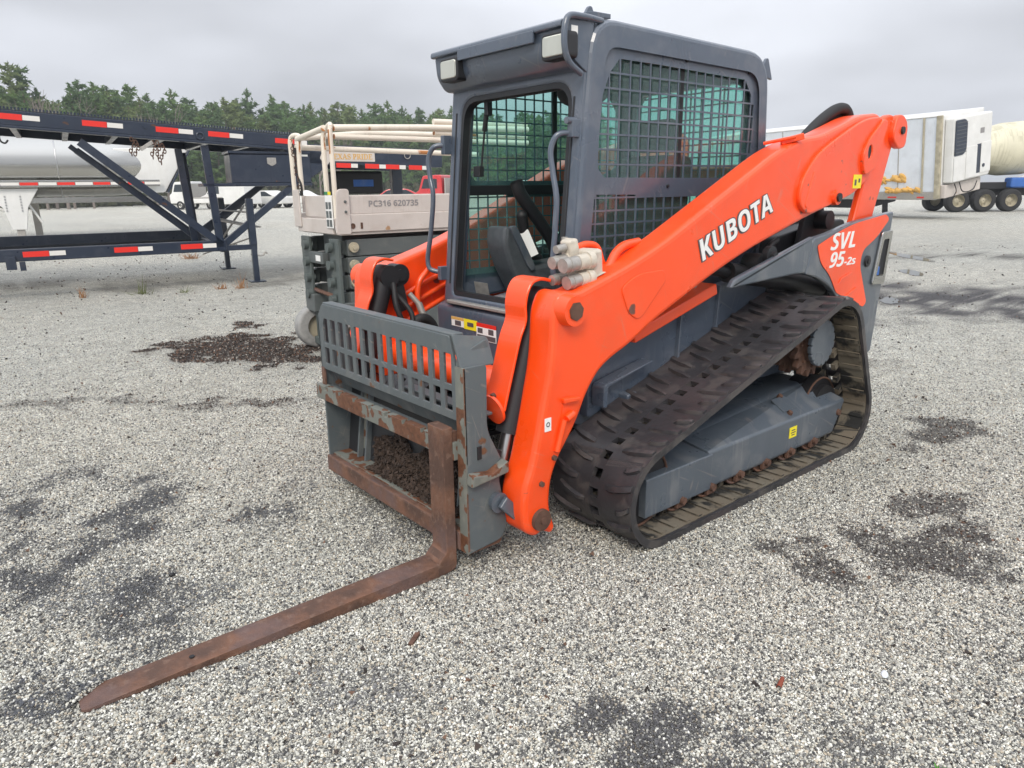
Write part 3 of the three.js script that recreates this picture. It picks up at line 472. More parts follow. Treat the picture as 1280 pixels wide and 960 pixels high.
    // ---------------- rear link that carries the arm
    const lk = part(L, 'rear_link', slab([[1.03, 1.10, 0.02], [1.105, 1.30, 0.05], [1.165, 1.50, 0.1], [1.30, 1.765, 0.04], [1.37, 1.792, 0.05], [1.46, 1.775, 0.04], [1.45, 1.64, 0.05], [1.36, 1.39, 0.1], [1.31, 1.27, 0.06], [1.25, 1.10, 0.02]], s * 0.70, s * 0.742, 0.01), M.orange);
    part(lk, 'pivot_plate', slab([[1.36, 1.66, 0.05], [1.40, 1.785, 0.05], [1.475, 1.79, 0.05], [1.545, 1.74, 0.04], [1.54, 1.62, 0.03], [1.46, 1.60, 0.04]], s * 0.735, s * 0.775, 0.008), M.orange);
    part(lk, 'pivot_pin', [cyl(0.022, 0.02, 0.012, 'z', 1.47, 1.705, s * 0.779, 20)], M.plasticBlack);
    part(L, 'lower_link', slab([[0.72, 1.0, 0.04], [0.80, 1.28, 0.06], [0.95, 1.36, 0.06], [1.08, 1.12, 0.04]], s * 0.58, s * 0.61, 0.005), M.plasticBlack);
    part(L, 'link_bush', cyl(0.05, 0.05, 0.1, 'z', 0.93, 1.23, s * 0.63, 20), M.plasticBlack);
    // ---------------- tilt cylinder, its orange guard, and the quick-hitch plate
    const tc = part(L, 'tilt_cylinder', [rod([-1.125, 1.0, s * 0.575], [-1.285, 0.50, s * 0.585], 0.05, 20), cyl(0.055, 0.055, 0.1, 'z', -1.12, 1.0, s * 0.575, 20)], M.plasticBlack);
    part(tc, 'piston_rod', rod([-1.285, 0.50, s * 0.585], [-1.33, 0.36, s * 0.588], 0.026, 16), M.steel);
    { // guard: a rolled strip following the cylinder
      const pts = [[-1.10, 1.085], [-1.15, 1.095], [-1.195, 1.085], [-1.222, 1.05], [-1.235, 1.0], [-1.235, 0.94], [-1.262, 0.88], [-1.30, 0.76], [-1.345, 0.61]], th = 0.012, g = [];
      const sh = new THREE.CatmullRomCurve3(pts.map(([x, y]) => V3(x, y, 0))).getPoints(40);
      const poly = sh.map((p) => [p.x, p.y]), back = sh.map((p, i) => { const q = sh[Math.min(i + 1, 40)], o = sh[Math.max(i - 1, 0)], d = q.clone().sub(o).normalize(); return [p.x - d.y * th, p.y + d.x * th]; }).reverse();
      g.push(slab([...poly, ...back], s * 0.515, s * 0.635, 0.003, [], 1));
      const tip = at(cyl(0.06, 0.06, th, 'z', 0, 0, 0, 28), 0, 0, 0, 0, -Math.PI / 2, 0); g.push(at(tip, 0, 0, 0, 0, 0, 0.287).translate(-1.346, 0.605, s * 0.575));
      const gd = part(tc, 'cylinder_guard', g, M.orange);
      for (const [x, y] of [[-1.232, 0.905], [-1.352, 0.66]]) part(gd, 'bolt', at(cyl(0.012, 0.011, 0.016, 'x', 0, 0, 0, 8), x, y, s * 0.58, 0, 0, 0.287), M.rustDark);
    }
    part(L, 'hose', pipe([[-1.12, 0.97, s * 0.5], [-1.13, 0.85, s * 0.46], [-1.08, 0.72, s * 0.44], [-1.0, 0.66, s * 0.42], [-0.92, 0.66, s * 0.42]], 0.014), M.blackHose);
    part(L, 'hose', pipe([[-1.10, 0.93, s * 0.55], [-1.05, 0.80, s * 0.45], [-1.10, 0.66, s * 0.44], [-1.14, 0.58, s * 0.50]], 0.013), M.blackHose);
  }
  // torque tube between the arms, quick-hitch plate and its levers
  part(L, 'arm_cross_tube', [cyl(0.075, 0.075, 1.24, 'z', -1.10, 0.60, 0, 28), span(-1.2, -1.02, 0.5, 0.72, -0.62, -0.5, 0.01), span(-1.2, -1.02, 0.5, 0.72, 0.5, 0.62, 0.01)], M.orange);
  const qh = part(L, 'quick_hitch', [slab([[-1.44, 0.11, 0.01], [-1.40, 0.11], [-1.35, 0.50, 0.01], [-1.385, 0.52, 0.01]], -0.56, 0.56, 0.004), slab([[-1.42, 0.13, 0.02], [-1.25, 0.14, 0.04], [-1.23, 0.22, 0.05], [-1.33, 0.45, 0.04], [-1.40, 0.46, 0.02]], 0.56, 0.60, 0.004), slab([[-1.42, 0.13, 0.02], [-1.25, 0.14, 0.04], [-1.23, 0.22, 0.05], [-1.33, 0.45, 0.04], [-1.40, 0.46, 0.02]], -0.6, -0.56, 0.004), cyl(0.035, 0.035, 1.3, 'z', -1.28, 0.19, 0, 20)], M.plasticBlack);
  part(qh, 'rusty_pin', cyl(0.03, 0.03, 0.03, 'z', -1.375, 0.38, 0.615, 18), M.rustDark);
  const lv = part(qh, 'lever', [cyl(0.035, 0.04, 0.05, 'z', -1.40, 0.265, 0.645, 20), bar([-1.40, 0.275, 0.685], [-1.285, 0.155, 0.70], 0.022, 0.05, [1, 0.6, 0], 0.006)], M.grey);
  // ---------------- front of the body below the cab
  const fp = part(L, 'front_panel', [slab([[-0.862, 0.60, 0.01], [-0.865, 0.84, 0.03], [-0.80, 0.852, 0.01], [-0.80, 0.60]], -0.5, 0.5, 0.008), span(-0.93, -0.80, 0.505, 0.52, -0.46, 0.46, 0.003)], M.cab);
  part(fp, 'step_tread', Array.from({ length: 26 }, (_, i) => cyl(0.012, 0.009, 0.006, 'y', -0.90 + (i % 2) * 0.045, 0.523, -0.44 + Math.floor(i / 2) * 0.072, 8)), M.cab);
  part(fp, 'lower_guard', slab([[-0.90, 0.42, 0.02], [-0.90, 0.50, 0.01], [-0.70, 0.5], [-0.70, 0.35]], -0.44, 0.44, 0.006), M.cab);
  { // warning labels: print on flat stickers
    const px = -0.8672; const st = (z0, z1, y0, y1, m, n = 'warning_label', d = 0) => part(fp, n, span(px - d, px - d + 0.001, y0, y1, z0, z1, 0), m);
    st(-0.368, -0.262, 0.742, 0.79, M.whitePaint); st(-0.26, -0.15, 0.738, 0.79, M.yellow); st(-0.368, -0.262, 0.775, 0.79, M.insulation, 'label_print', 0.001);
    st(-0.155, 0.0, 0.70, 0.765, M.whitePaint, 'warning_label', 0.0012); st(-0.155, 0.0, 0.765, 0.785, M.redTape, 'label_print', 0.0012); st(0.06, 0.12, 0.70, 0.775, M.whitePaint);
    for (const [z0, z1, y0, y1] of [[-0.335, -0.285, 0.748, 0.772], [-0.145, -0.105, 0.735, 0.76], [-0.06, -0.02, 0.735, 0.762], [-0.15, -0.005, 0.703, 0.728], [-0.23, -0.18, 0.755, 0.775]]) st(z0, z1, y0, y1, M.textGrey, 'label_print', 0.002);
  }
  // ---------------- hydraulic couplers on the left arm's knee
  {
    const c = part(L, 'coupler_block', [box(0.06, 0.13, 0.10, -0.93, 1.125, 0.665, 0, 0.15, 0.1, 0.015), box(0.05, 0.07, 0.06, -1.0, 1.195, 0.63, 0, 0, 0.2, 0.012)], M.creamMetal);
    for (const [y, z, r, l] of [[1.15, 0.70, 0.03, 0.15], [1.085, 0.70, 0.028, 0.13], [1.155, 0.63, 0.026, 0.14], [1.09, 0.63, 0.022, 0.14]]) {
      part(c, 'coupler', [rod([-0.95, y, z], [-0.95 - l * 0.55, y - 0.005, z], r, 20), rod([-0.955, y, z], [-0.985, y, z], r * 1.15, 20)], M.creamMetal);
      part(c, 'coupler_cap', [rod([-0.95 - l * 0.55, y - 0.005, z], [-0.955 - l, y - 0.012, z], r * 0.92, 18), rod([-0.95 - l * 0.8, y - 0.01, z], [-0.96 - l * 0.8, y - 0.01, z], r * 1.0, 18)], M.zinc);
    }
    part(c, 'coupler_tip', [rod([-1.02, 1.2, 0.63], [-1.075, 1.192, 0.63], 0.016, 12), rod([-1.0, 1.235, 0.6], [-1.0, 1.2, 0.6], 0.012, 10)], M.zinc);
    part(L, 'hard_line', [pipe([[-0.965, 1.19, 0.61], [-0.88, 1.2, 0.61], [-0.83, 1.185, 0.61], [-0.80, 1.115, 0.62], [-0.74, 1.11, 0.63]], 0.015), pipe([[-0.87, 1.08, 0.66], [-0.82, 1.10, 0.66], [-0.76, 1.16, 0.65], [-0.70, 1.185, 0.64], [-0.6, 1.195, 0.63]], 0.019)], M.orange);
  }
  // matching hydraulics inside the right arm
  part(L, 'cylinder_head', [cyl(0.055, 0.055, 0.08, 'z', -1.05, 1.0, -0.585, 20), cyl(0.03, 0.03, 0.1, 'z', -1.05, 1.0, -0.58, 12), box(0.07, 0.14, 0.05, -1.05, 0.88, -0.57, 0, 0, 0.2, 0.01)], M.plasticBlack);
  part(L, 'hard_line', [pipe([[-0.86, 1.02, -0.56], [-0.93, 0.95, -0.56], [-0.94, 0.82, -0.56], [-0.9, 0.7, -0.56]], 0.016), ...[0, 1, 2].map((k) => rod([-0.60, 1.05 - k * 0.07, -0.585], [-1.0, 0.89 - k * 0.07, -0.6], 0.014))], M.orange);
  part(L, 'hose', pipe([[-1.07, 0.62, -0.5], [-1.06, 0.74, -0.47], [-0.98, 0.78, -0.46], [-0.91, 0.72, -0.47], [-0.9, 0.58, -0.48]], 0.026), M.blackHose);
  part(L, 'hose_fitting', [rod([-1.0, 0.9, -0.55], [-0.96, 0.84, -0.52], 0.014), rod([-0.965, 0.85, -0.52], [-0.95, 0.78, -0.5], 0.018)], M.zinc);
  // thick hose loop behind the left arm's top
  part(L, 'hose_loop', pipe([[0.55, 1.46, 0.56], [0.74, 1.64, 0.58], [0.92, 1.762, 0.60], [1.04, 1.81, 0.61], [1.12, 1.805, 0.61], [1.165, 1.75, 0.61], [1.17, 1.62, 0.6]], 0.03, 60, 12), M.blackHose);
  part(L, 'hose_loop', pipe([[0.60, 1.42, 0.52], [0.80, 1.61, 0.55], [0.98, 1.745, 0.57], [1.10, 1.775, 0.575], [1.15, 1.70, 0.575], [1.16, 1.58, 0.575]], 0.028, 60, 12), M.blackHose);
  part(L, 'arm_cross_member', [cyl(0.06, 0.06, 1.22, 'z', 0.62, 1.47, 0, 24)], M.orange);
  // ---------------- engine housing behind the cab
  const eh = part(L, 'engine_housing', [slab([[0.56, 0.85], [0.60, 1.15, 0.05], [0.95, 1.2, 0.1], [1.36, 1.22, 0.05], [1.34, 0.5, 0.04], [1.2, 0.42], [0.6, 0.5]], -0.56, 0.56, 0.01)], M.plasticBlack);
  part(eh, 'hood_vent', Array.from({ length: 9 }, (_, i) => box(0.025, 0.012, 0.9, 0.72 + i * 0.06, 1.192 + i * 0.004, 0)), M.plasticBlack);
  part(L, 'muffler', [cyl(0.05, 0.05, 0.12, 'y', 0.85, 1.24, -0.25, 20)], M.black);
  // ================================================================ cab
  const facing = (pts, x0, x1, bevel = 0.004, holes = []) => slab(pts, 0, x1 - x0, bevel, holes).rotateY(-Math.PI / 2).translate(x1, 0, 0);   // outline in z, y with thickness along x
  const rake = (g) => g.translate(0.84, -0.85, 0).rotateZ(-0.092).translate(-0.84, 0.85, 0);
  const ringOut = [[-0.845, 0.85, 0.02], [-0.725, 2.075, 0.14], [0.555, 2.055, 0.17], [0.65, 0.93, 0.02]], ringIn = [[-0.775, 0.92, 0.02], [-0.668, 1.995, 0.1], [0.495, 1.98, 0.13], [0.585, 1.02, 0.02]];
  const cf = part(L, 'cab_frame', [
    ...[1, -1].map((s) => slab(ringOut, s * 0.40, s * 0.472, 0.024, [ringIn], 3)),
    rake(facing([[-0.455, 0.845, 0.03], [0.455, 0.845, 0.03], [0.455, 1.97, 0.05], [-0.455, 1.97, 0.05]], -0.848, -0.775, 0.012, [[[-0.385, 0.895, 0.03], [-0.375, 1.845, 0.11], [0.39, 1.845, 0.11], [0.395, 0.895, 0.03]]])),
    facing([[-0.45, 0.93, 0.03], [0.45, 0.93, 0.03], [0.45, 2.02, 0.08], [-0.45, 2.02, 0.08]], 0.51, 0.57, 0.008, [[[-0.37, 1.28, 0.06], [0.37, 1.28, 0.06], [0.36, 1.93, 0.08], [-0.36, 1.93, 0.08]]]),
    slab([[-0.70, 2.04, 0.02], [-0.66, 2.078, 0.02], [0.46, 2.066, 0.03], [0.52, 2.02, 0.02]], -0.42, 0.42, 0.008)], M.cab);
  // pillar seams and beads
  for (const s of [1, -1]) part(cf, 'pillar_seam', rake(span(-0.853, -0.845, 0.95, 1.78, s * 0.404, s * 0.412, 0.003)), M.plasticBlack);
  part(cf, 'door_seal', rake(facing([[-0.387, 0.89, 0.03], [-0.377, 1.85, 0.115], [0.392, 1.85, 0.115], [0.397, 0.89, 0.03]], -0.842, -0.80, 0.004, [[[-0.369, 0.912, 0.03], [-0.359, 1.828, 0.1], [0.375, 1.828, 0.1], [0.379, 0.912, 0.03]]])), M.plasticBlack);
  part(cf, 'door_sill', [span(-0.875, -0.79, 0.853, 0.872, -0.40, 0.42, 0.006)], M.zinc);
  // perforated side plates: cut-outs clipped to an eight-sided field
  const clip = (poly, area) => {
    let out = poly; for (let i = 0; i < area.length; i++) {
      const [ax, ay] = area[i], [bx, by] = area[(i + 1) % area.length], inp = out; out = []; const side = ([x, y]) => (bx - ax) * (y - ay) - (by - ay) * (x - ax);
      for (let k = 0; k < inp.length; k++) { const P = inp[k], Q = inp[(k + 1) % inp.length], sp = side(P), sq = side(Q); if (sp >= 0) out.push(P); if (sp * sq < 0) { const t = sp / (sp - sq); out.push([mix(P[0], Q[0], t), mix(P[1], Q[1], t)]); } }
      if (!out.length) return [];
    } return out;
  };
  const fieldA = [[-0.63, 1.458], [0.22, 1.455], [0.405, 1.512], [0.468, 1.562], [0.466, 1.818], [0.376, 1.922], [-0.545, 1.935], [-0.607, 1.872], [-0.66, 1.755], [-0.668, 1.496]];
  const fieldB = [[-0.725, 1.01], [0.34, 1.01], [0.34, 1.22], [0.08, 1.378], [-0.68, 1.388], [-0.728, 1.345]];
  const cells = (f, px, py, x0, y0) => {
    const out = []; for (let i = 0; i < 24; i++) for (let j = 0; j < 12; j++) {
      const x = x0 + i * px, y = y0 + j * py, sl = (x + 0.1) * 0.004, q = [[x, y], [x + px - 0.0072, y], [x + px - 0.0072, y + py - 0.0075], [x, y + py - 0.0075]], c = clip(q, f);
      const ar = c.reduce((s, [a, b], k) => { const [e, g] = c[(k + 1) % c.length]; return s + a * g - e * b; }, 0) / 2; if (c.length > 2 && ar > 0.0004) out.push(c.filter(([a, b], k) => { const [e, g] = c[(k + 1) % c.length]; return Math.hypot(a - e, b - g) > 0.003; }));
    } return out;
  };
  for (const s of [1, -1]) {
    const holes = [...cells(fieldA, 0.0655, 0.0605, -0.67, 1.455), ...cells(fieldB, 0.0655, 0.054, -0.74, 1.0)].map((c) => { const p = new THREE.Path(); [...c].reverse().forEach(([x, y], i) => i ? p.lineTo(x, y) : p.moveTo(x, y)); p.closePath(); return p; });
    const sh = outline([[-0.785, 0.91, 0.02], [-0.677, 2.004, 0.1], [0.505, 1.99, 0.13], [0.595, 1.01, 0.02]]);
    part(cf, 'side_screen', slab(sh, s * 0.449, s * 0.455, 0, holes), M.cab);
    for (const [bx, by] of [[-0.70, 1.42], [-0.2, 1.42], [0.3, 1.42], [0.52, 1.42], [-0.62, 1.96], [-0.1, 1.965], [0.40, 1.955], [0.53, 1.7]]) part(cf, 'screen_bolt', cyl(0.009, 0.008, 0.008, 'z', bx, by, s * 0.458, 8), M.plasticBlack);
    part(cf, 'side_window', [span(-0.70, 0.46, 1.43, 1.95, s * 0.428, s * 0.4295, 0), span(-0.73, 0.46, 0.98, 1.39, s * 0.428, s * 0.4295, 0)].map((g) => g), M.teal);
    part(cf, 'window_divider', [span(-0.74, 0.48, 1.385, 1.435, s * 0.415, s * 0.445, 0.004), span(-0.105, -0.075, 1.43, 1.95, s * 0.418, s * 0.43, 0.003)], M.plasticBlack);
  }
  part(cf, 'rear_window', span(0.535, 0.5365, 1.27, 1.94, -0.38, 0.38, 0), M.teal);
  part(cf, 'rear_screen', [...Array.from({ length: 11 }, (_, i) => box(0.006, 0.68, 0.008, 0.555, 1.6, -0.36 + i * 0.072, 0, 0, 0, 0)), ...Array.from({ length: 10 }, (_, i) => box(0.006, 0.008, 0.74, 0.5615, 1.3 + i * 0.068, 0, 0, 0, 0, 0))], M.cab);
  // visor, header and lights
  const vz = part(cf, 'visor', [slab([[-0.865, 2.022, 0.01], [-0.862, 2.046, 0.01], [-0.70, 2.098, 0.03], [-0.58, 2.1], [-0.58, 2.082], [-0.72, 2.075, 0.02], [-0.845, 2.02]], -0.472, 0.43, 0.003), span(-0.868, -0.855, 1.985, 2.032, -0.25, 0.27, 0.003)], M.cab);
  part(cf, 'header', slab([[-0.845, 2.025, 0.01], [-0.835, 1.93, 0.03], [-0.79, 1.875, 0.02], [-0.70, 1.87], [-0.68, 2.07]], -0.468, 0.446, 0.012), M.cab);
  for (const [z, y, w, h] of [[-0.315, 1.955, 0.115, 0.078], [0.40, 1.955, 0.125, 0.075]]) {
    const hl = part(cf, 'work_light', facing([[z - w / 2 - 0.012, y - h / 2 - 0.012, 0.02], [z + w / 2 + 0.012, y - h / 2 - 0.012, 0.02], [z + w / 2 + 0.012, y + h / 2 + 0.012, 0.02], [z - w / 2 - 0.012, y + h / 2 + 0.012, 0.02]], -0.872, -0.81, 0.006), M.plasticBlack);
    part(hl, 'light_lens', facing([[z - w / 2, y - h / 2, 0.014], [z + w / 2, y - h / 2, 0.014], [z + w / 2, y + h / 2, 0.014], [z - w / 2, y + h / 2, 0.014]], -0.878, -0.868, 0.004), M.lens);
  }
  part(cf, 'light_guard', [pipe([[-0.66, 2.06, 0.455], [-0.78, 2.06, 0.468], [-0.862, 2.05, 0.472], [-0.88, 2.02, 0.472], [-0.88, 1.93, 0.472], [-0.85, 1.885, 0.47], [-0.78, 1.855, 0.46]], 0.0125, 60, 10), slab([[-0.86, 2.055, 0.01], [-0.86, 1.93, 0.02], [-0.74, 1.86, 0.01], [-0.70, 2.075, 0.01]], 0.4485, 0.4585, 0.003)], M.cab);
  part(cf, 'guard_sticker', span(-0.835, -0.80, 1.965, 2.025, 0.459, 0.4605, 0), M.whitePaint); part(cf, 'sticker_print', span(-0.828, -0.807, 1.97, 1.995, 0.4608, 0.4615, 0), M.redTape);
  for (const [x, y, z] of [[-0.70, 2.065, 0.42], [0.57, 1.99, 0.44]]) { const hp = new THREE.Path(); hp.absarc(x, y + 0.018, 0.012, 0, 6.283, true); part(cf, 'lifting_eye', slab([[x - 0.06, y - 0.03, 0.01], [x - 0.005, y + 0.05, 0.012], [x + 0.012, y + 0.05, 0.012], [x + 0.06, y - 0.05, 0.01]], z - 0.008, z + 0.008, 0.003, [hp]), M.cab); }
  // grab handles at both front pillars
  part(cf, 'grab_handle', [pipe([[-0.79, 1.635, 0.43], [-0.85, 1.625, 0.40], [-0.872, 1.57, 0.385], [-0.875, 1.48, 0.40], [-0.878, 1.38, 0.425], [-0.885, 1.25, 0.425], [-0.89, 1.06, 0.425], [-0.84, 1.03, 0.43]], 0.0125, 60, 10), box(0.05, 0.07, 0.03, -0.79, 1.65, 0.435), cyl(0.014, 0.014, 0.05, 'x', -0.81, 1.68, 0.435, 8)], M.cab);
  part(cf, 'grab_handle', [pipe([[-0.80, 1.63, -0.45], [-0.855, 1.62, -0.485], [-0.872, 1.57, -0.51], [-0.875, 1.48, -0.50], [-0.878, 1.40, -0.475], [-0.885, 1.20, -0.50], [-0.89, 1.06, -0.53], [-0.885, 1.02, -0.52], [-0.84, 1.0, -0.47]], 0.0125, 60, 10), box(0.05, 0.09, 0.03, -0.80, 1.63, -0.455), box(0.05, 0.07, 0.03, -0.845, 1.0, -0.46)], M.cab);
  // ---------------- inside the cab
  part(L, 'cab_floor', [span(-0.78, 0.5, 0.80, 0.83, -0.40, 0.40), span(0.30, 0.48, 0.83, 1.26, -0.42, 0.42, 0.02)], M.interior);
  part(L, 'headliner', [span(-0.62, 0.44, 1.985, 2.03, -0.4, 0.4, 0.01), span(-0.72, -0.40, 1.90, 1.985, -0.36, 0.36, 0.02), at(new THREE.SphereGeometry(0.11, 20, 12).scale(1, 0.7, 1.3), -0.35, 1.86, 0.05), span(-0.2, 0.2, 1.91, 1.99, -0.30, 0.2, 0.03)], M.interior);
  part(L, 'door_roller', rod([-0.70, 1.845, -0.33], [-0.70, 1.845, 0.33], 0.028), M.plastic);
  const seat = part(L, 'seat_cushion', [box(0.5, 0.13, 0.5, -0.02, 1.0, 0, 0, 0, 0.06, 0.05), span(-0.22, 0.2, 0.83, 0.96, -0.2, 0.2, 0.01)], M.fabric);
  part(L, 'seat_back', [box(0.12, 0.52, 0.48, 0.22, 1.32, 0, 0, 0, -0.12, 0.05), box(0.09, 0.17, 0.26, 0.27, 1.68, 0, 0, 0, -0.12, 0.04)], M.fabric);
  for (const s of [-1, 1]) {
    const co = part(L, 'control_console', slab([[-0.60, 1.03, 0.03], [-0.645, 1.15, 0.04], [-0.63, 1.235, 0.02], [-0.58, 1.23, 0.02], [-0.455, 1.02, 0.03], [-0.14, 1.05, 0.04], [-0.08, 0.9, 0.02], [-0.38, 0.82, 0.02], [-0.50, 0.86, 0.03]], s * 0.20, s * 0.36, 0.02), M.plastic);
    part(co, 'console_edge', slab([[-0.62, 1.235, 0.02], [-0.575, 1.238, 0.02], [-0.445, 1.02, 0.02], [-0.47, 0.995, 0.02], [-0.50, 1.03]], s * 0.185, s * 0.202, 0.004), M.grey);
    part(co, 'joystick_boot', [0, 1, 2, 3].map((k) => new THREE.TorusGeometry(0.06 - k * 0.008, 0.014, 8, 24).rotateX(Math.PI / 2).translate(-0.42 - k * 0.004, 1.065 + k * 0.022, s * 0.27)).concat([cyl(0.055, 0.03, 0.1, 'y', -0.425, 1.1, s * 0.27, 20)]), M.plasticBlack);
    part(co, 'joystick', [rod([-0.43, 1.12, s * 0.27], [-0.455, 1.2, s * 0.27], 0.018), rod([-0.45, 1.18, s * 0.27], [-0.47, 1.275, s * 0.265], 0.026, 14, 0.03), new THREE.SphereGeometry(0.031, 14, 10).translate(-0.471, 1.28, s * 0.265)], M.black);
    if (s < 0) part(co, 'paper_tag', at(slab([[-0.035, 0, 0], [0.035, 0, 0], [0.038, 0.14, 0.01], [0.0, 0.125, 0.02], [-0.03, 0.15, 0.005]], -0.001, 0.001, 0), -0.47, 1.075, -0.185, -0.2, -0.55, 0.3), M.whitePaint);
    part(co, 'arm_bar', pipe([[-0.52, 1.45, s * 0.25], [-0.50, 1.40, s * 0.25], [-0.44, 1.33, s * 0.25], [-0.33, 1.22, s * 0.26], [-0.25, 1.13, s * 0.27], [-0.2, 1.0, s * 0.28]], 0.034, 50, 12), M.plasticBlack);
  }
  part(L, 'document_sheet', at(box(0.002, 0.08, 0.11, 0, 0, 0, 0, 0, 0, 0), -0.74, 0.92, -0.27, 0, 0, 0.2), M.zinc);
  part(L, 'foot_pedal', [box(0.14, 0.02, 0.1, -0.6, 0.86, 0.15, 0, 0, 0.3, 0.004), box(0.14, 0.02, 0.1, -0.6, 0.86, -0.1, 0, 0, 0.3, 0.004)], M.plasticBlack);
  part(L, 'wiper', [rod([-0.70, 1.78, -0.25], [-0.69, 1.69, -0.285], 0.012), rod([-0.69, 1.69, -0.285], [-0.69, 1.50, -0.32], 0.005), box(0.03, 0.09, 0.03, -0.70, 1.80, -0.24), box(0.03, 0.05, 0.05, -0.72, 1.50, -0.30)], M.plasticBlack);
}

// ================================================================ pallet fork frame on the quick hitch, and its one fork
{
  const F = thing('pallet_fork_carriage', 'weathered grey pallet fork carriage with slotted backrest, mounted on the orange loader', 'fork carriage', [-1.46, 0, 0.07]);
  const X = (x) => x + 1.46, Zf = (z) => z - 0.07;
  const facing = (pts, x0, x1, bevel, holes) => slab(pts.map(([z, y, r]) => [Zf(z), y, r]), 0, x1 - x0, bevel, (holes || []).map((h) => h.map(([z, y, r]) => [Zf(z), y, r]))).rotateY(-Math.PI / 2).translate(X(x1), 0, 0);
  const zl = -0.505, zr = 0.60, holes = [];
  for (let i = 0; i < 14; i++) { const z = zl + 0.05 + i * 0.0755; const cut = i === 0 ? 0.03 : 0; holes.push([[z, 0.735, 0.004], [z + 0.046, 0.735, 0.004], [z + 0.046, 0.85, 0.004], [z + cut * 0.5, 0.85, 0.004], [z, 0.85 - cut, 0.004]].filter((p, k) => cut || k !== 4)); holes.push([[z, 0.635, 0.004], [z + 0.046, 0.635, 0.004], [z + 0.046, 0.712, 0.004], [z, 0.712, 0.004]]); }
  const top = part(F, 'backrest', [facing([[zl, 0.605, 0.01], [zr, 0.605, 0.01], [zr, 0.80, 0.01], [zr - 0.035, 0.915, 0.01], [zl + 0.05, 0.915, 0.01], [zl, 0.85, 0.01]], -1.535, -1.523, 0.002, holes), bar([X(-1.505), 0.917, Zf(zl + 0.05)], [X(-1.505), 0.917, Zf(zr - 0.02)], 0.05, 0.012)], M.forkGrey);
  // right end: bent gusset and upright side plate
  part(F, 'end_gusset', [slab([[X(-1.535), 0.80, 0.01], [X(-1.53), 0.845, 0.01], [X(-1.40), 0.895, 0.02], [X(-1.385), 0.81, 0.01]], Zf(zr), Zf(zr + 0.012), 0.003), at(slab([[0, 0, 0.005], [0.15, 0.0, 0.01], [0.15, 0.105, 0.02], [0, 0.13, 0.005]], -0.006, 0.006, 0.003), X(-1.535), 0.80, Zf(zr + 0.03), -0.38, 0, 0)], M.forkGrey);
  part(F, 'side_post', slab([[X(-1.535), 0.085, 0.01], [X(-1.37), 0.10, 0.03], [X(-1.345), 0.17, 0.03], [X(-1.385), 0.36, 0.03], [X(-1.36), 0.41, 0.01], [X(-1.435), 0.56, 0.04], [X(-1.43), 0.81, 0.02], [X(-1.535), 0.81, 0.01]], Zf(zr + 0.035), Zf(zr + 0.047), 0.003), M.forkGrey);
  part(F, 'post_flange', [span(X(-1.538), X(-1.526), 0.085, 0.81, Zf(zr - 0.002), Zf(zr + 0.047), 0.002)], M.forkWorn);
  part(F, 'weld_bracket', [at(slab([[-0.075, 0, 0.01], [0.1, 0.02, 0.01], [0.095, 0.07, 0.01], [0.02, 0.035, 0.01], [-0.07, 0.05, 0.01]], -0.02, 0.02, 0.006), X(-1.46), 0.365, Zf(zr + 0.06), 0.1, 0, 0)], M.forkWorn);
  part(F, 'slot_bolt', box(0.018, 0.05, 0.006, X(-1.475), 0.48, Zf(zr + 0.0485), 0, 0, 0, 0), M.black);
  part(F, 'side_post', slab([[X(-1.535), 0.085, 0.01], [X(-1.37), 0.085, 0.03], [X(-1.37), 0.70, 0.03], [X(-1.40), 0.86, 0.02], [X(-1.535), 0.86, 0.01]], Zf(zl), Zf(zl + 0.012), 0.003), M.forkGrey);
  part(F, 'rusty_post_edge', span(X(-1.537), X(-1.527), 0.50, 0.612, Zf(zl - 0.001), Zf(zl + 0.03), 0.002), M.rust);
  // upper fork bar: top edge with notches
  const nb = [[-0.54, 0.455, 0.004], [zr, 0.455, 0.004], [zr, 0.525, 0.003]]; for (let i = 7; i >= 0; i--) { const z = -0.44 + i * 0.138; nb.push([z + 0.011, 0.525, 0.002], [z + 0.009, 0.508, 0.002], [z - 0.009, 0.508, 0.002], [z - 0.011, 0.525, 0.002]); } nb.push([-0.54, 0.525, 0.012]);
  part(F, 'fork_bar', [facing(nb, -1.555, -1.52, 0.003)], M.forkWorn);
  part(F, 'bar_shelf', [bar([X(-1.47), 0.565, Zf(zl + 0.05)], [X(-1.47), 0.565, Zf(zr)], 0.012, 0.10, [-0.45, 1, 0]), span(X(-1.525), X(-1.49), 0.505, 0.517, Zf(zl), Zf(zr), 0.002)], M.forkGrey);
  const lb = part(F, 'lower_bar', [facing([[zl - 0.005, 0.085, 0.01], [zr, 0.085, 0.01], [zr, 0.165, 0.01], [zl - 0.005, 0.165, 0.01]], -1.545, -1.51, 0.008)], M.rust);
  part(F, 'lower_shelf', span(X(-1.515), X(-1.39), 0.158, 0.172, Zf(zl + 0.01), Zf(zr), 0.003), M.forkWorn);
  part(F, 'foot_plate', slab([[X(-1.53), 0.075, 0.01], [X(-1.37), 0.075, 0.02], [X(-1.36), 0.10, 0.01], [X(-1.53), 0.165]], Zf(zr + 0.004), Zf(zr + 0.034), 0.003), M.rust);
  for (const z of [-0.36, -0.29, 0.46]) part(F, 'back_plate', slab([[X(-1.46), 0.17, 0.005], [X(-1.40), 0.17, 0.005], [X(-1.375), 0.58, 0.005], [X(-1.40), 0.60, 0.005]], Zf(z), Zf(z + 0.012), 0.003), M.forkGrey);
  part(F, 'mount_sheet', bar([X(-1.425), 0.17, Zf(-0.325)], [X(-1.39), 0.56, Zf(-0.325)], 0.085, 0.01, [1, 0, 0]), M.forkWorn);
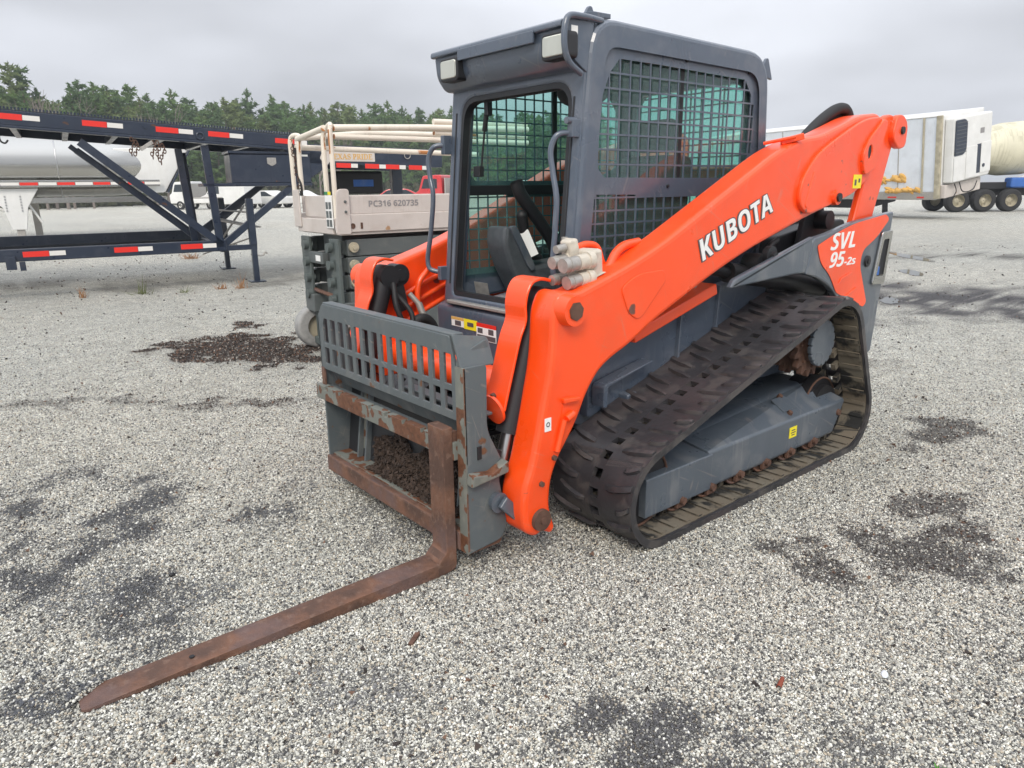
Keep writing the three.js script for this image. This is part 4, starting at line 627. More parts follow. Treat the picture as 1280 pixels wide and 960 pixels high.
  part(F, 'mount_strip', bar([X(-1.40), 0.60, Zf(0.05)], [X(-1.40), 0.60, Zf(zr)], 0.06, 0.012, [0, 1, 0]), M.forkGrey);
  // wet mulch caught on the lower shelf
  {
    const r = rng(77), g = [], n = 2600;
    for (let i = 0; i < n; i++) { const t = r(), z = mix(-0.18, 0.50, t), x = -1.50 + 0.10 * r(), h = 0.10 * Math.pow(Math.sin(clamp((z + 0.22) / 0.75) * Math.PI), 0.7) * ((x + 1.52) / 0.1), q = 0.004 + 0.007 * r(); g.push(at(new THREE.TetrahedronGeometry(q, 0).scale(1 + r(), 0.7, 1 + r()), x, 0.172 + h * r() * 1.1 + 0.003, z, r() * 3, r() * 3, r() * 3)); }
    const m = lone('mulch_debris', 'dark wet mulch lying on the lower shelf of the fork carriage', 'mulch', g, M.dirt); m.userData.kind = 'stuff';
    const g2 = []; for (let i = 0; i < 2200; i++) { const z = mix(-0.22, 0.52, r()), y = 0.17 + (0.12 + 0.1 * vnoise(z * 9, 3, 5)) * r(), q = 0.004 + 0.009 * r(); g2.push(at(new THREE.TetrahedronGeometry(q, 0).scale(1 + r(), 1, 1 + r()), -1.405 - 0.018 * r() - (0.39 - y) * 0.12, y, z, r() * 3, r() * 3, r() * 3)); }
    const m2 = lone('mud_crust', 'black crusted mud stuck to the hitch plate behind the fork carriage', 'mud', g2, M.dirt); m2.userData.kind = 'stuff';
  }
  const K = thing('pallet_fork', 'single rusty steel pallet fork lying flat on the gravel, hung on the grey carriage', 'pallet fork', [-1.575, 0.004, 0.54], 0);
  K.rotation.y = -0.045;
  part(K, 'shank', [slab([[-0.02, 0.0, 0.02], [0.025, 0.012, 0.02], [0.025, 0.58, 0.004], [-0.02, 0.58, 0.006], [-0.02, 0.09, 0.01], [-0.06, 0.05, 0.02], [-0.06, 0.0]], -0.052, 0.052, 0.004), span(0.0, 0.05, 0.515, 0.56, -0.045, 0.045, 0.004)], M.rust);
  const bl = new THREE.Shape(); bl.moveTo(-0.055, -0.052); bl.lineTo(-1.225, -0.052); bl.lineTo(-1.238, -0.04); bl.lineTo(-1.238, 0.02); bl.quadraticCurveTo(-1.235, 0.045, -1.20, 0.052); bl.lineTo(-0.055, 0.052); bl.closePath();
  const bg = new THREE.ExtrudeGeometry(bl, { depth: 0.04, bevelEnabled: true, bevelSize: 0.003, bevelThickness: 0.003, bevelOffset: -0.003, bevelSegments: 2, steps: 1 }).rotateX(-Math.PI / 2);   // x, -z plane
  { const p = bg.attributes.position; for (let i = 0; i < p.count; i++) { const t = clamp(-p.getX(i) / 1.235), y = p.getY(i); p.setY(i, y > 0.02 ? mix(0.05, 0.008, t * t * 0.6 + t * 0.4) + (y - 0.04) * 0.3 : y * 0.5); } bg.computeVertexNormals(); }
  part(K, 'blade', bg, M.rust);
  part(K, 'hole_plug', cyl(0.008, 0.008, 0.004, 'y', -0.93, 0.022, 0.005, 10), M.black);
}

// ================================================================ helpers for vehicles
function wheelAt(parent, name, x, y, z, r, w, face = 1, rim = M.rim, tyre = M.tyre) {
  const pr = [[0.55 * r, -w / 2], [0.86 * r, -w / 2], [0.97 * r, -w / 2 + 0.06 * w], [r, -w / 2 + 0.2 * w], [r, w / 2 - 0.2 * w], [0.97 * r, w / 2 - 0.06 * w], [0.86 * r, w / 2], [0.55 * r, w / 2]].map(([a, b]) => new THREE.Vector2(a, b));
  const t = part(parent, name, new THREE.LatheGeometry(pr, 30).rotateX(Math.PI / 2).translate(x, y, z), tyre);
  part(t, 'rim', [new THREE.LatheGeometry([[0.02, 0.16], [0.2 * r, 0.16 * 1], [0.26 * r, 0.02], [0.5 * r, -0.1], [0.58 * r, 0.2], [0.6 * r, 0.4]].map(([a, b]) => new THREE.Vector2(a, b * w)), 24).rotateX(face > 0 ? Math.PI / 2 : -Math.PI / 2).translate(x, y, z), ...Array.from({ length: 8 }, (_, i) => cyl(0.028 * r / 0.5, 0.028 * r / 0.5, 0.05, 'z', x + 0.33 * r * Math.cos(i * 0.785), y + 0.33 * r * Math.sin(i * 0.785), z + face * 0.03 * w, 6)), cyl(0.57 * r, 0.57 * r, 0.02, 'z', x, y, z - face * 0.14 * w, 20)], rim);
  return t;
}

// ================================================================ scissor lift behind the loader
{
  const S = thing('scissor_lift', 'folded scissor lift with cream guard rails and grey scissor stack, beside the loader cab', 'scissor lift', [0.72, 0, -3.22], -0.05);
  // own axes: x along the lift (near end at -0.93), z across: near side +0.43, far side -0.43
  const pf = part(S, 'platform', [span(-0.90, 1.05, 1.06, 1.10, -0.42, 0.42, 0.005), span(-0.92, 1.05, 1.085, 1.225, 0.415, 0.435, 0.005), span(-0.92, 1.05, 1.085, 1.225, -0.435, -0.415, 0.005), span(-0.945, -0.92, 1.07, 1.19, -0.40, 0.36, 0.006)], M.liftPanel);
  part(pf, 'toe_board', [span(-0.88, 1.05, 1.23, 1.375, 0.405, 0.425, 0.004)], M.liftPanel);
  part(pf, 'toe_board', [span(-0.88, 1.05, 1.23, 1.375, -0.425, -0.405, 0.004), span(-0.90, -0.885, 1.2, 1.375, -0.3, 0.3, 0.004)], M.liftPanel);
  part(pf, 'end_plate', [span(-0.96, -0.945, 1.11, 1.43, -0.435, -0.29, 0.01)], M.liftPanel);
  part(pf, 'gate_plate', slab([[-0.95, 1.07, 0.02], [-0.82, 1.07, 0.02], [-0.82, 1.43, 0.03], [-0.93, 1.43, 0.05]], 0.425, 0.45, 0.005), M.liftPanel);
  part(pf, 'notice_plate', span(-0.956, -0.947, 1.12, 1.38, 0.27, 0.40, 0.003), M.whitePaint, 'pale notice plate with printed squares');
  for (let i = 0; i < 6; i++) part(pf, 'notice_print', box(0.001, 0.055, 0.045, -0.9575, 1.16 + Math.floor(i / 2) * 0.07, 0.305 + (i % 2) * 0.06, 0, 0, 0, 0), M.liftGrey);
  part(pf, 'green_label', span(-0.957, -0.955, 1.385, 1.41, 0.275, 0.335, 0), mat('greenLabel', { color: rgb(0.03, 0.22, 0.09), roughness: 0.5 })); part(pf, 'yellow_label', span(-0.957, -0.955, 1.385, 1.41, 0.34, 0.395, 0), M.yellow);
  const num = part(pf, 'unit_number', [at(words('PC316 620735', 0.05, 0.47, 0.002), -0.64, 1.285, 0.426)], M.textFaint);
  for (const [x, y] of [[-0.86, 1.33], [-0.86, 1.25]]) part(pf, 'bolt', cyl(0.012, 0.01, 0.012, 'z', x, y, 0.455, 8), M.liftGrey);
  part(pf, 'round_hole', [cyl(0.022, 0.022, 0.006, 'z', -0.80, 1.135, 0.437, 16), box(0.02, 0.05, 0.006, -0.72, 1.135, 0.437)], M.rustDark);
  // rails: square tubes with rounded tops
  const rail = (pts, r = 0.021) => pipe(pts, r, 60, 8);
  const rr = part(S, 'guard_rail', [
    rail([[-0.93, 1.20, 0.42], [-0.93, 1.7, 0.42], [-0.93, 1.88, 0.42], [-0.92, 1.915, 0.41], [-0.90, 1.915, 0.32], [-0.92, 1.86, 0.27], [-0.93, 1.7, 0.27], [-0.93, 1.25, 0.27]]),
    rod([-0.90, 1.895, 0.42], [0.02, 1.93, 0.42], 0.026, 8), rod([-0.9, 1.83, 0.42], [1.05, 1.83, 0.42], 0.022, 8), rod([0.02, 1.93, 0.42], [1.05, 1.95, 0.42], 0.026, 8), bar([0.0, 1.98, 0.43], [0.0, 1.87, 0.43], 0.04, 0.04), rod([0.03, 1.98, 0.40], [1.05, 1.99, 0.40], 0.024, 8), rod([0.03, 1.89, 0.40], [1.05, 1.885, 0.40], 0.022, 8)], M.liftWhite);
  part(S, 'guard_rail', [
    rail([[-0.94, 1.15, -0.42], [-0.94, 1.7, -0.42], [-0.94, 1.84, -0.42], [-0.93, 1.875, -0.41], [-0.90, 1.88, -0.32], [-0.92, 1.83, -0.27], [-0.93, 1.7, -0.27], [-0.93, 1.42, -0.27]]),
    rod([-0.92, 1.86, -0.30], [-0.2, 1.93, -0.42], 0.026, 8), rod([-0.9, 1.79, -0.42], [1.05, 1.76, -0.42], 0.024, 8), rod([-0.3, 1.93, -0.42], [1.05, 1.95, -0.42], 0.025, 8), rod([-0.92, 1.85, -0.3], [-0.93, 1.9, 0.3], 0.026, 8), bar([1.0, 1.1, 0.42], [1.0, 1.95, 0.42], 0.045, 0.045), bar([1.0, 1.1, -0.42], [1.0, 1.95, -0.42], 0.045, 0.045)], M.liftWhite);
  part(S, 'chain', Array.from({ length: 14 }, (_, i) => new THREE.TorusGeometry(0.014, 0.004, 5, 10).rotateY(i % 2 ? 1.57 : 0).translate(-0.955 + 0.01 * Math.sin(i), 1.45 + i * 0.027, -0.26 - 0.006 * i)), M.rustDark);
  part(S, 'control_cable', pipe([[-0.93, 1.78, -0.35], [-0.95, 1.6, -0.30], [-0.94, 1.45, -0.25], [-0.93, 1.38, -0.28], [-0.93, 1.48, -0.33]], 0.01), M.blackHose);
  // scissor stack: flat grey beams with green-grey end brackets
  const st = part(S, 'scissor_stack', [span(-0.8, 1.0, 0.46, 1.05, -0.2, 0.2, 0.01)], M.liftGrey);
  [0, 1, 2, 3].forEach((k) => {
    const y0 = 0.885 - k * 0.145;
    for (const s of [1, -1]) part(st, 'scissor_beam', slab([[-0.84, y0 + (k === 2 ? 0.02 : 0), 0.02], [-0.72, y0, 0.01], [1.02, y0, 0.02], [1.02, y0 + 0.138, 0.02], [-0.84, y0 + 0.138, 0.02]], s * 0.33, s * 0.39, 0.006), M.liftGrey);
    for (const s of [1, -1]) { const br = part(st, 'end_bracket', [span(-0.93, -0.82, y0 + 0.01, y0 + 0.13, s * 0.29, s * 0.34, 0.01), span(-0.93, -0.90, y0 - 0.01, y0 + 0.145, s * 0.22, s * 0.40, 0.008), cyl(0.04, 0.04, 0.08, 'x', -0.93, y0 + 0.07, s * 0.26, 16)], M.liftGreen); if (k < 3) part(br, 'pivot_pin', [cyl(0.042, 0.042, 0.03, 'z', -0.79, y0 + 0.075, s * 0.402, 20), cyl(0.02, 0.02, 0.03, 'z', -0.79, y0 + 0.075, s * 0.415, 8)], M.rim); }
  });
  part(st, 'cross_beam', [span(-0.93, -0.87, 0.80, 0.90, -0.24, 0.06, 0.01)], M.liftGrey); part(st, 'small_label', span(-0.934, -0.931, 0.825, 0.875, -0.08, 0.02, 0), M.whitePaint);
  part(st, 'cross_rod', rod([-0.9, 0.56, -0.3], [-0.9, 0.53, 0.3], 0.018), M.rust);
  // chassis with wheels
  const bs = part(S, 'base', [span(-0.85, 1.05, 0.16, 0.42, -0.32, 0.32, 0.02), span(-0.95, -0.78, 0.36, 0.52, -0.36, -0.16, 0.01), span(-0.95, -0.80, 0.37, 0.50, 0.20, 0.40, 0.01), span(-0.2, 0.6, 0.14, 0.46, 0.32, 0.42, 0.02)], M.liftGrey);
  part(bs, 'base_frame', [span(-0.90, -0.84, 0.06, 0.40, -0.28, -0.2, 0.01), span(-0.92, -0.85, 0.05, 0.12, -0.3, 0.3, 0.01), span(-0.90, -0.84, 0.06, 0.40, 0.12, 0.2, 0.01)], M.liftGreen);
  for (const [x, z, f] of [[-0.86, -0.37, -1], [-0.86, 0.37, 1], [0.8, 0.37, 1], [0.8, -0.37, -1]]) wheelAt(S, 'wheel', x, 0.2, z, 0.2, 0.13, f, M.rim, M.liftWheel || (mat('liftWheel', { map: tex(128, (u, v) => mul3([0.3, 0.3, 0.29], 0.7 + 0.6 * N(u, v, 8, 91, 4)), { per: 0.3 }), roughness: 0.8 })));
}

// ================================================================ navy gooseneck trailer
{
  const turn = -Math.atan2(0.149, 0.989);
  const Tr = thing('gooseneck_trailer', 'navy blue gooseneck car trailer with sloping deck, red and white tape and landing legs', 'trailer', [1.362, 0, -9.015], turn);
  // own axes: x along the trailer (gooseneck end at +x), near side at z = 0, far side at z = -2.35
  const slope = (x) => 2.16 - 0.062 * x;                                   // underside of deck rail
  const dk = part(Tr, 'deck_rail', [...[0.04, -2.36].map((z) => bar([-7.5, slope(-7.5) + 0.06, z], [1.0, slope(1.0) + 0.06, z], 0.07, 0.19, [0, 1, 0], 0.01)), bar([-7.5, slope(-7.5) - 0.055, 0.06], [0.9, slope(0.9) - 0.055, 0.06], 0.12, 0.035, [0, 1, 0], 0.006)], M.navy);
  for (let i = 0; i < 14; i++) part(dk, 'cross_member', box(0.08, 0.1, 2.3, -7.3 + i * 0.62, slope(-7.3 + i * 0.62), -1.16), M.navy);
  part(dk, 'deck_plate', bar([-7.5, slope(-7.5) + 0.16, -1.16], [1.0, slope(1) + 0.16, -1.16], 2.36, 0.02), M.navy);
  part(dk, 'grip_edge', Array.from({ length: 210 }, (_, i) => { const x = -7.4 + i * 0.04; return box(0.022, 0.03, 0.05, x, slope(x) + 0.185, 0.05, 0, 0, -0.06, 0); }), M.navy);
  const tape = (parent, x0, n, yf, z, lenR = 0.30, lenW = 0.21) => { part(parent, 'red_tape', bar([x0, yf(x0), z], [x0 + lenR, yf(x0 + lenR), z], 0.003, 0.075, [0, 1, 0], 0.001), M.redTape); part(parent, 'white_tape', bar([x0 + lenR + 0.004, yf(x0 + lenR + 0.004), z], [x0 + lenR + lenW, yf(x0 + lenR + lenW), z], 0.003, 0.065, [0, 1, 0], 0.001), M.whiteTape); };
  for (const x of [-5.3, -4.25, -3.12, -2.13, -1.21, -0.5]) tape(dk, x, 0, (q) => slope(q) + 0.075, 0.078, 0.30, 0.2);
  tape(dk, 0.48, 0, (q) => slope(q) + 0.06, 0.078, 0.3, 0.2);
  part(dk, 'stake_ring', [new THREE.TorusGeometry(0.05, 0.012, 8, 20).translate(-0.62, slope(-0.62) + 0.03, 0.085), cyl(0.03, 0.03, 0.02, 'z', -1.35, slope(-1.35) + 0.1, 0.085, 12)], M.navy);
  part(dk, 'hook', pipe([[-3.12, 2.2, 0.05], [-3.1, 2.1, 0.09], [-3.06, 2.08, 0.09], [-3.02, 2.12, 0.09]], 0.012, 20, 6), M.black);
  // lower main beam, cross channel behind it
  const lb = part(Tr, 'lower_beam', [span(-8.5, -0.42, 0.52, 0.69, -0.03, 0.06, 0.012), span(-8.5, -0.42, 0.52, 0.70, -2.40, -2.30, 0.012), span(-8.5, -0.5, 0.62, 0.78, -1.9, -1.8, 0.01)], M.navy);
  for (const x of [-4.4, -3.1, -1.98, -1.08]) tape(lb, x, 0, () => 0.615, 0.0625, 0.31, 0.2);
  part(lb, 'stake_pocket', [box(0.12, 0.18, 0.08, -3.25, 0.51, 0.1), box(0.07, 0.12, 0.06, -3.12, 0.46, 0.1)], M.navy);
  // struts, posts and the tall frame at the neck
  const nk = part(Tr, 'neck_frame', [bar([-2.20, 2.12, 0.03], [-0.48, 0.62, 0.03], 0.06, 0.11), bar([-2.32, 2.08, -0.35], [-0.80, 0.72, -0.35], 0.05, 0.07), bar([-2.20, 2.12, -2.35], [-0.48, 0.62, -2.35], 0.06, 0.11), bar([-0.57, 2.1, 0.03], [-0.50, 0.58, 0.03], 0.06, 0.11, [1, 0, 0]), bar([-0.90, 2.06, -0.3], [-0.82, 0.66, -0.3], 0.06, 0.1, [1, 0, 0]), bar([-0.57, 2.1, -2.35], [-0.50, 0.5, -2.35], 0.06, 0.11, [1, 0, 0]), bar([-0.47, 0.60, 0.0], [0.98, 1.70, 0.0], 0.07, 0.1), bar([-0.47, 0.60, -2.35], [0.98, 1.70, -2.35], 0.07, 0.1), bar([-0.62, 0.76, -1.2], [0.6, 1.6, -1.2], 0.06, 0.09), box(0.1, 0.12, 2.3, -0.45, 0.56, -1.17), span(-0.6, 0.10, 0.53, 0.63, -2.3, -2.22, 0.01)], M.navy);
  // landing legs
  for (const z of [0.0, -2.42]) { const lg = part(Tr, 'landing_leg', [box(0.105, 0.72, 0.105, 0.0, 1.2 - 0.25, z, 0, 0, 0, 0.008), box(0.085, 0.62, 0.085, 0.0, 0.33, z, 0, 0, 0, 0.006), box(0.24, 0.02, 0.24, 0.0, 0.012, z, 0, 0, 0, 0.004), span(-0.45, 0.05, 0.52, 0.6, z - 0.04, z + 0.04, 0.006)], M.navy); part(lg, 'crank_hook', pipe([[0.05, 0.42, z + 0.02], [0.13, 0.42, z + 0.02], [0.17, 0.47, z + 0.02], [0.2, 0.44, z + 0.02]], 0.014, 20, 6), M.zinc); }
  part(Tr, 'step_ladder', [bar([-0.35, 0.98, -1.0], [0.1, 0.86, -0.1], 0.18, 0.02), bar([-0.3, 0.55, -1.3], [0.02, 1.2, -0.5], 0.02, 0.03), rod([0.0, 1.1, -0.1], [-0.3, 1.12, -1.5], 0.015), rod([0.0, 0.7, -0.1], [-0.5, 0.35, -1.8], 0.012)], M.zinc);
  // toolbox on its tray
  const tb = part(Tr, 'toolbox', [span(-0.23, 1.02, 1.54, 1.985, -0.42, 0.05, 0.02)], M.navy); part(tb, 'toolbox_lid', span(-0.25, 1.02, 1.985, 2.03, -0.44, 0.07, 0.01), M.navy); part(tb, 'latch', [slab([[0.33, 1.84, 0.01], [0.40, 1.80, 0.02], [0.47, 1.84, 0.01], [0.47, 1.93, 0.01], [0.33, 1.93, 0.01]], 0.05, 0.062, 0.003)], M.zinc); part(tb, 'tray', span(-0.65, 1.02, 1.50, 1.545, -0.45, 0.06, 0.005), M.navy);
  part(tb, 'white_label', span(0.74, 0.98, 1.955, 1.985, 0.052, 0.054, 0), M.whitePaint);
  // chains hanging under the deck
  const hang = (x, y, n, dx) => part(Tr, 'chain', Array.from({ length: n }, (_, i) => new THREE.TorusGeometry(0.02, 0.007, 5, 10).scale(1, 1.4, 1).rotateY(i % 2 ? 1.57 : 0.2).translate(x + dx * Math.sin(i * 1.1), y - i * 0.04, 0.12)), M.rustDark);
  hang(-1.55, 2.16, 6, 0.03); hang(-1.50, 2.12, 5, 0.03); hang(-1.22, 2.12, 8, 0.02); hang(-1.28, 2.12, 6, 0.03); hang(-1.16, 2.08, 5, 0.03);
  part(Tr, 'flat_bar', bar([-1.45, 2.02, 0.12], [-1.28, 2.13, 0.12], 0.02, 0.05), M.zinc);
  // the neck ahead of the frame, with its sign
  const ne = part(Tr, 'neck', [bar([0.9, 2.0, 0.0], [3.4, 1.94, 0.0], 0.08, 0.3), bar([0.9, 2.0, -2.35], [3.4, 1.94, -2.35], 0.08, 0.3), slab([[0.62, 2.08, 0.02], [1.45, 2.0, 0.02], [1.30, 1.80, 0.02], [0.86, 1.52, 0.02], [0.62, 1.75, 0.02]], -0.04, 0.04, 0.01), span(1.0, 3.3, 2.07, 2.09, -2.35, 0.0, 0.003), span(2.9, 3.1, 1.0, 1.9, -1.25, -1.1, 0.01)], M.navy);
  part(ne, 'neck_beam', [span(1.7, 2.6, 1.35, 1.75, -1.6, -0.8, 0.05)], M.black); part(ne, 'blue_label', span(2.02, 2.4, 1.48, 1.6, -0.8, -0.795, 0), M.bluePaint);
  for (const x of [1.45, 1.95, 2.32, 2.75]) tape(ne, x, 0, (q) => 2.0 - 0.024 * (q - 0.9) - 0.165, 0.0425, 0.25, 0.12);
  const sg = part(ne, 'sign_plate', slab([[1.18, 1.93, 0.02], [1.24, 2.06, 0.02], [2.13, 2.045, 0.01], [2.13, 1.88, 0.01], [1.35, 1.885, 0.02], [1.28, 1.80, 0.02]], 0.041, 0.048, 0.001), M.liftPanel);
  part(sg, 'sign_lettering', at(words('TEXAS PRIDE', 0.09, 0.74, 0.003, fontSerif), 1.34, 1.915, 0.0485), M.insulation);
  part(ne, 'handle_ring', new THREE.TorusGeometry(0.055, 0.008, 6, 20).translate(2.72, 1.99, 0.07), M.zinc);
}

// ================================================================ aluminium tank trailer behind it
{
  const T = thing('tank_trailer', 'polished aluminium tank trailer with white landing gear behind the navy trailer', 'tank trailer', [2.0, 0, -25.8], -0.17);
  // own axes: x along, front end at about +2.9
  const pr = [[0.02, -12], [0.9, -12], [1.02, -11.8], [1.02, 1.0], [0.98, 1.6], [0.55, 2.9], [0.02, 2.95]].map(([r, y]) => new THREE.Vector2(r, y));
  const tank = part(T, 'tank', [new THREE.LatheGeometry(pr, 48).rotateZ(-Math.PI / 2).translate(0, 2.35, -1.0)], M.aluminium);
  part(tank, 'tank_band', [-9, -6.2, -3.4, -0.6].map((x) => new THREE.TorusGeometry(1.022, 0.02, 6, 48).rotateY(Math.PI / 2).translate(x, 2.35, -1.0)), M.steel);
  part(T, 'white_fairing', slab([[1.1, 2.9, 0.05], [3.5, 2.95, 0.05], [2.55, 1.42, 0.08], [1.9, 1.42, 0.05], [1.15, 2.1, 0.1]], -1.5, -0.12, 0.02), M.white);
  part(T, 'dark_edge', bar([3.52, 2.92, -0.4], [2.62, 1.42, -0.4], 1.0, 0.06, [1, 0, 0]), M.navy);
  part(T, 'side_rail', [span(-11, 2.4, 1.64, 1.86, 0.02, 0.10, 0.01)], M.aluminium);
  for (let i = 0; i < 22; i++) part(T, i % 2 ? 'white_tape' : 'red_tape', span(-9 + i * 0.52, -9 + i * 0.52 + 0.50, 1.70, 1.79, 0.102, 0.106, 0), i % 2 ? M.whiteTape : M.redTape);
  part(T, 'under_frame', [span(-11, 2.6, 1.12, 1.30, -0.4, -0.25, 0.01), span(-11, 2.6, 1.12, 1.30, -1.75, -1.6, 0.01)], M.aluminium);
  const lg = part(T, 'landing_gear', [slab([[-2.9, 1.6, 0.03], [-1.25, 1.6, 0.03], [-1.62, 1.0, 0.04], [-1.75, 0.3, 0.02], [-2.15, 0.3, 0.02], [-2.3, 1.0, 0.04]], -0.3, -0.05, 0.01)], M.white);
  part(lg, 'leg_tube', [box(0.22, 0.6, 0.2, -1.93, 0.28, -0.2), box(0.22, 1.2, 0.2, -1.5, 0.6, -1.7)], M.zinc); part(lg, 'leg_brace', [rod([-2.5, 1.5, -0.4], [-4.6, 0.9, -0.4], 0.06, 8), rod([-2.2, 0.9, -0.2], [-3.6, 1.35, -0.3], 0.05, 8), rod([-1.6, 1.1, -0.3], [-1.3, 0.5, -0.3], 0.04, 8)], M.white); part(lg, 'bolt_plate', Array.from({ length: 12 }, (_, i) => cyl(0.03, 0.03, 0.02, 'z', -2.2 + (i % 2) * 0.42, 1.35 - Math.floor(i / 2) * 0.09, -0.045, 6)), M.steel);
  for (const x of [-9.6, -8.3]) wheelAt(T, 'wheel', x, 0.5, -0.3, 0.5, 0.3, 1);
  part(T, 'top_hatch', [slab([[1.0, 3.30, 0.02], [1.15, 3.62, 0.02], [2.5, 3.66, 0.02], [3.15, 3.40, 0.02], [3.1, 3.30]], -1.6, -0.4, 0.01)], M.white);
  part(T, 'hatch_stay', [span(1.5, 2.6, 2.9, 3.32, -1.3, -0.7, 0.02)], M.white);
}

// ================================================================ parked vehicles far off
function car(name, label, category, pos, turn, paintM, kind, group) {
  const g = thing(name, label, category, pos, turn, group);
  const W = kind === 'truck' ? 2.1 : 1.85, hw = W / 2;
  let prof, glass, len;
  if (kind === 'sedan') { prof = [[-2.3, 0.35, 0.1], [-2.35, 0.85, 0.15], [-1.5, 1.0, 0.2], [-0.8, 1.45, 0.25], [0.7, 1.48, 0.3], [1.6, 1.02, 0.2], [2.25, 0.95, 0.15], [2.3, 0.35, 0.1]]; glass = [[-1.35, 1.0], [-0.75, 1.38, 0.05], [0.65, 1.4, 0.05], [1.4, 1.0]]; len = [-1.4, 1.45]; }
  else if (kind === 'van') { prof = [[-2.6, 0.4, 0.1], [-2.65, 1.0, 0.2], [-1.9, 1.2, 0.15], [-1.25, 2.0, 0.25], [2.5, 2.05, 0.2], [2.55, 0.4, 0.1]]; glass = [[-1.7, 1.25], [-1.2, 1.85, 0.05], [-0.3, 1.85, 0.05], [-0.3, 1.25]]; len = [-1.6, 1.6]; }
  else { prof = [[-2.7, 0.5, 0.1], [-2.75, 1.2, 0.15], [-2.5, 1.35, 0.1], [-2.2, 2.25, 0.15], [-0.9, 2.3, 0.15], [-0.85, 0.9, 0.02], [2.9, 0.9, 0.02], [2.9, 0.5, 0.05]]; glass = [[-2.3, 1.45], [-2.1, 2.05, 0.05], [-1.2, 2.05, 0.05], [-1.2, 1.45]]; len = [-1.8, 1.9]; }
  const b = part(g, 'body', slab(prof, -hw, hw, 0.06), paintM);
  for (const s of [1, -1]) { part(b, 'side_window', slab(glass, s * hw - 0.0, s * (hw + 0.008), 0.002), M.carGlass); }
  const a = prof[2], c = prof[3], nx = c[1] - a[1], ny = -(c[0] - a[0]), nl = Math.hypot(nx, ny), q = (t) => [mix(a[0], c[0], t) - nx / nl * 0.012, mix(a[1], c[1], t) - ny / nl * 0.012];
  part(b, 'windscreen', bar([...q(kind === 'sedan' ? 0.15 : 0.18), 0], [...q(0.85), 0], W * 0.82, 0.012, [nx, ny, 0]), M.carGlass);
  for (const s of [1, -1]) part(b, 'headlight', box(0.05, 0.14, 0.32, prof[1][0] + 0.02, prof[1][1] - 0.12, s * hw * 0.66, 0, 0, 0, 0.03), M.lens);
  part(b, 'grille', box(0.03, 0.2, W * 0.45, prof[1][0] + 0.005, prof[1][1] - 0.18, 0), M.plasticBlack); part(b, 'bumper', box(0.12, 0.2, W * 0.98, prof[0][0] - 0.02, prof[0][1] + 0.12, 0, 0, 0, 0, 0.04), kind === 'sedan' ? paintM : M.plasticBlack);
  if (kind === 'truck') part(g, 'load_bed', [span(-0.7, 2.9, 0.9, 1.0, -1.05, 1.05, 0.01), span(-0.7, -0.62, 1.0, 2.1, -1.05, 1.05, 0.01)], M.zinc);
  for (const x of len) for (const s of [1, -1]) wheelAt(g, 'wheel', x, 0.36, s * (hw - 0.1), 0.36, 0.22, s, M.aluminium);
  return g;
}
car('truck', 'small white flatbed truck with a dark windscreen beside the white cars', 'truck', [17.6, 0, -62.5], -0.9, M.white, 'truck');
car('van', 'white van with sloping nose parked between the truck and the white car', 'van', [19.0, 0, -60.5], -1.15, M.white, 'van');
car('car', 'white saloon car parked beyond the trailer legs', 'car', [22.3, 0, -61.0], -1.1, M.white, 'sedan');
car('car', 'white car with silver grille parked under the navy toolbox', 'car', [24.6, 0, -60.0], -1.0, M.white, 'sedan');
car('car', 'red car behind the scissor lift, half hidden by its rails', 'car', [27.8, 0, -48], -0.6, M.redPaint, 'sedan');
car('truck', 'red truck parked beyond the neck of the navy trailer', 'truck', [25.5, 0, -36.5], -1.0, M.redPaint, 'truck');
car('car', 'red car between the red truck and the cab', 'car', [28.4, 0, -37.5], -1.2, M.redPaint, 'sedan');
car('van', 'white van far behind the lift near the cab pillar', 'van', [38.5, 0, -44], -0.9, M.white, 'van');

// white board fence far behind the tank trailer
{
  const f = thing('board_fence', 'long white panel fence in front of the pine trees', 'fence', [30, 0, -112], -0.17);
  for (let i = 0; i < 34; i++) part(f, 'fence_panel', box(2.36, 2.2, 0.05, -46 + i * 2.4, 1.2, 0, 0, 0, 0, 0.01), M.vanSide);
  for (let i = 0; i < 35; i++) part(f, 'fence_post', box(0.09, 2.4, 0.12, -47.2 + i * 2.4, 1.2, 0.03, 0, 0, 0, 0.01), M.zinc);
}

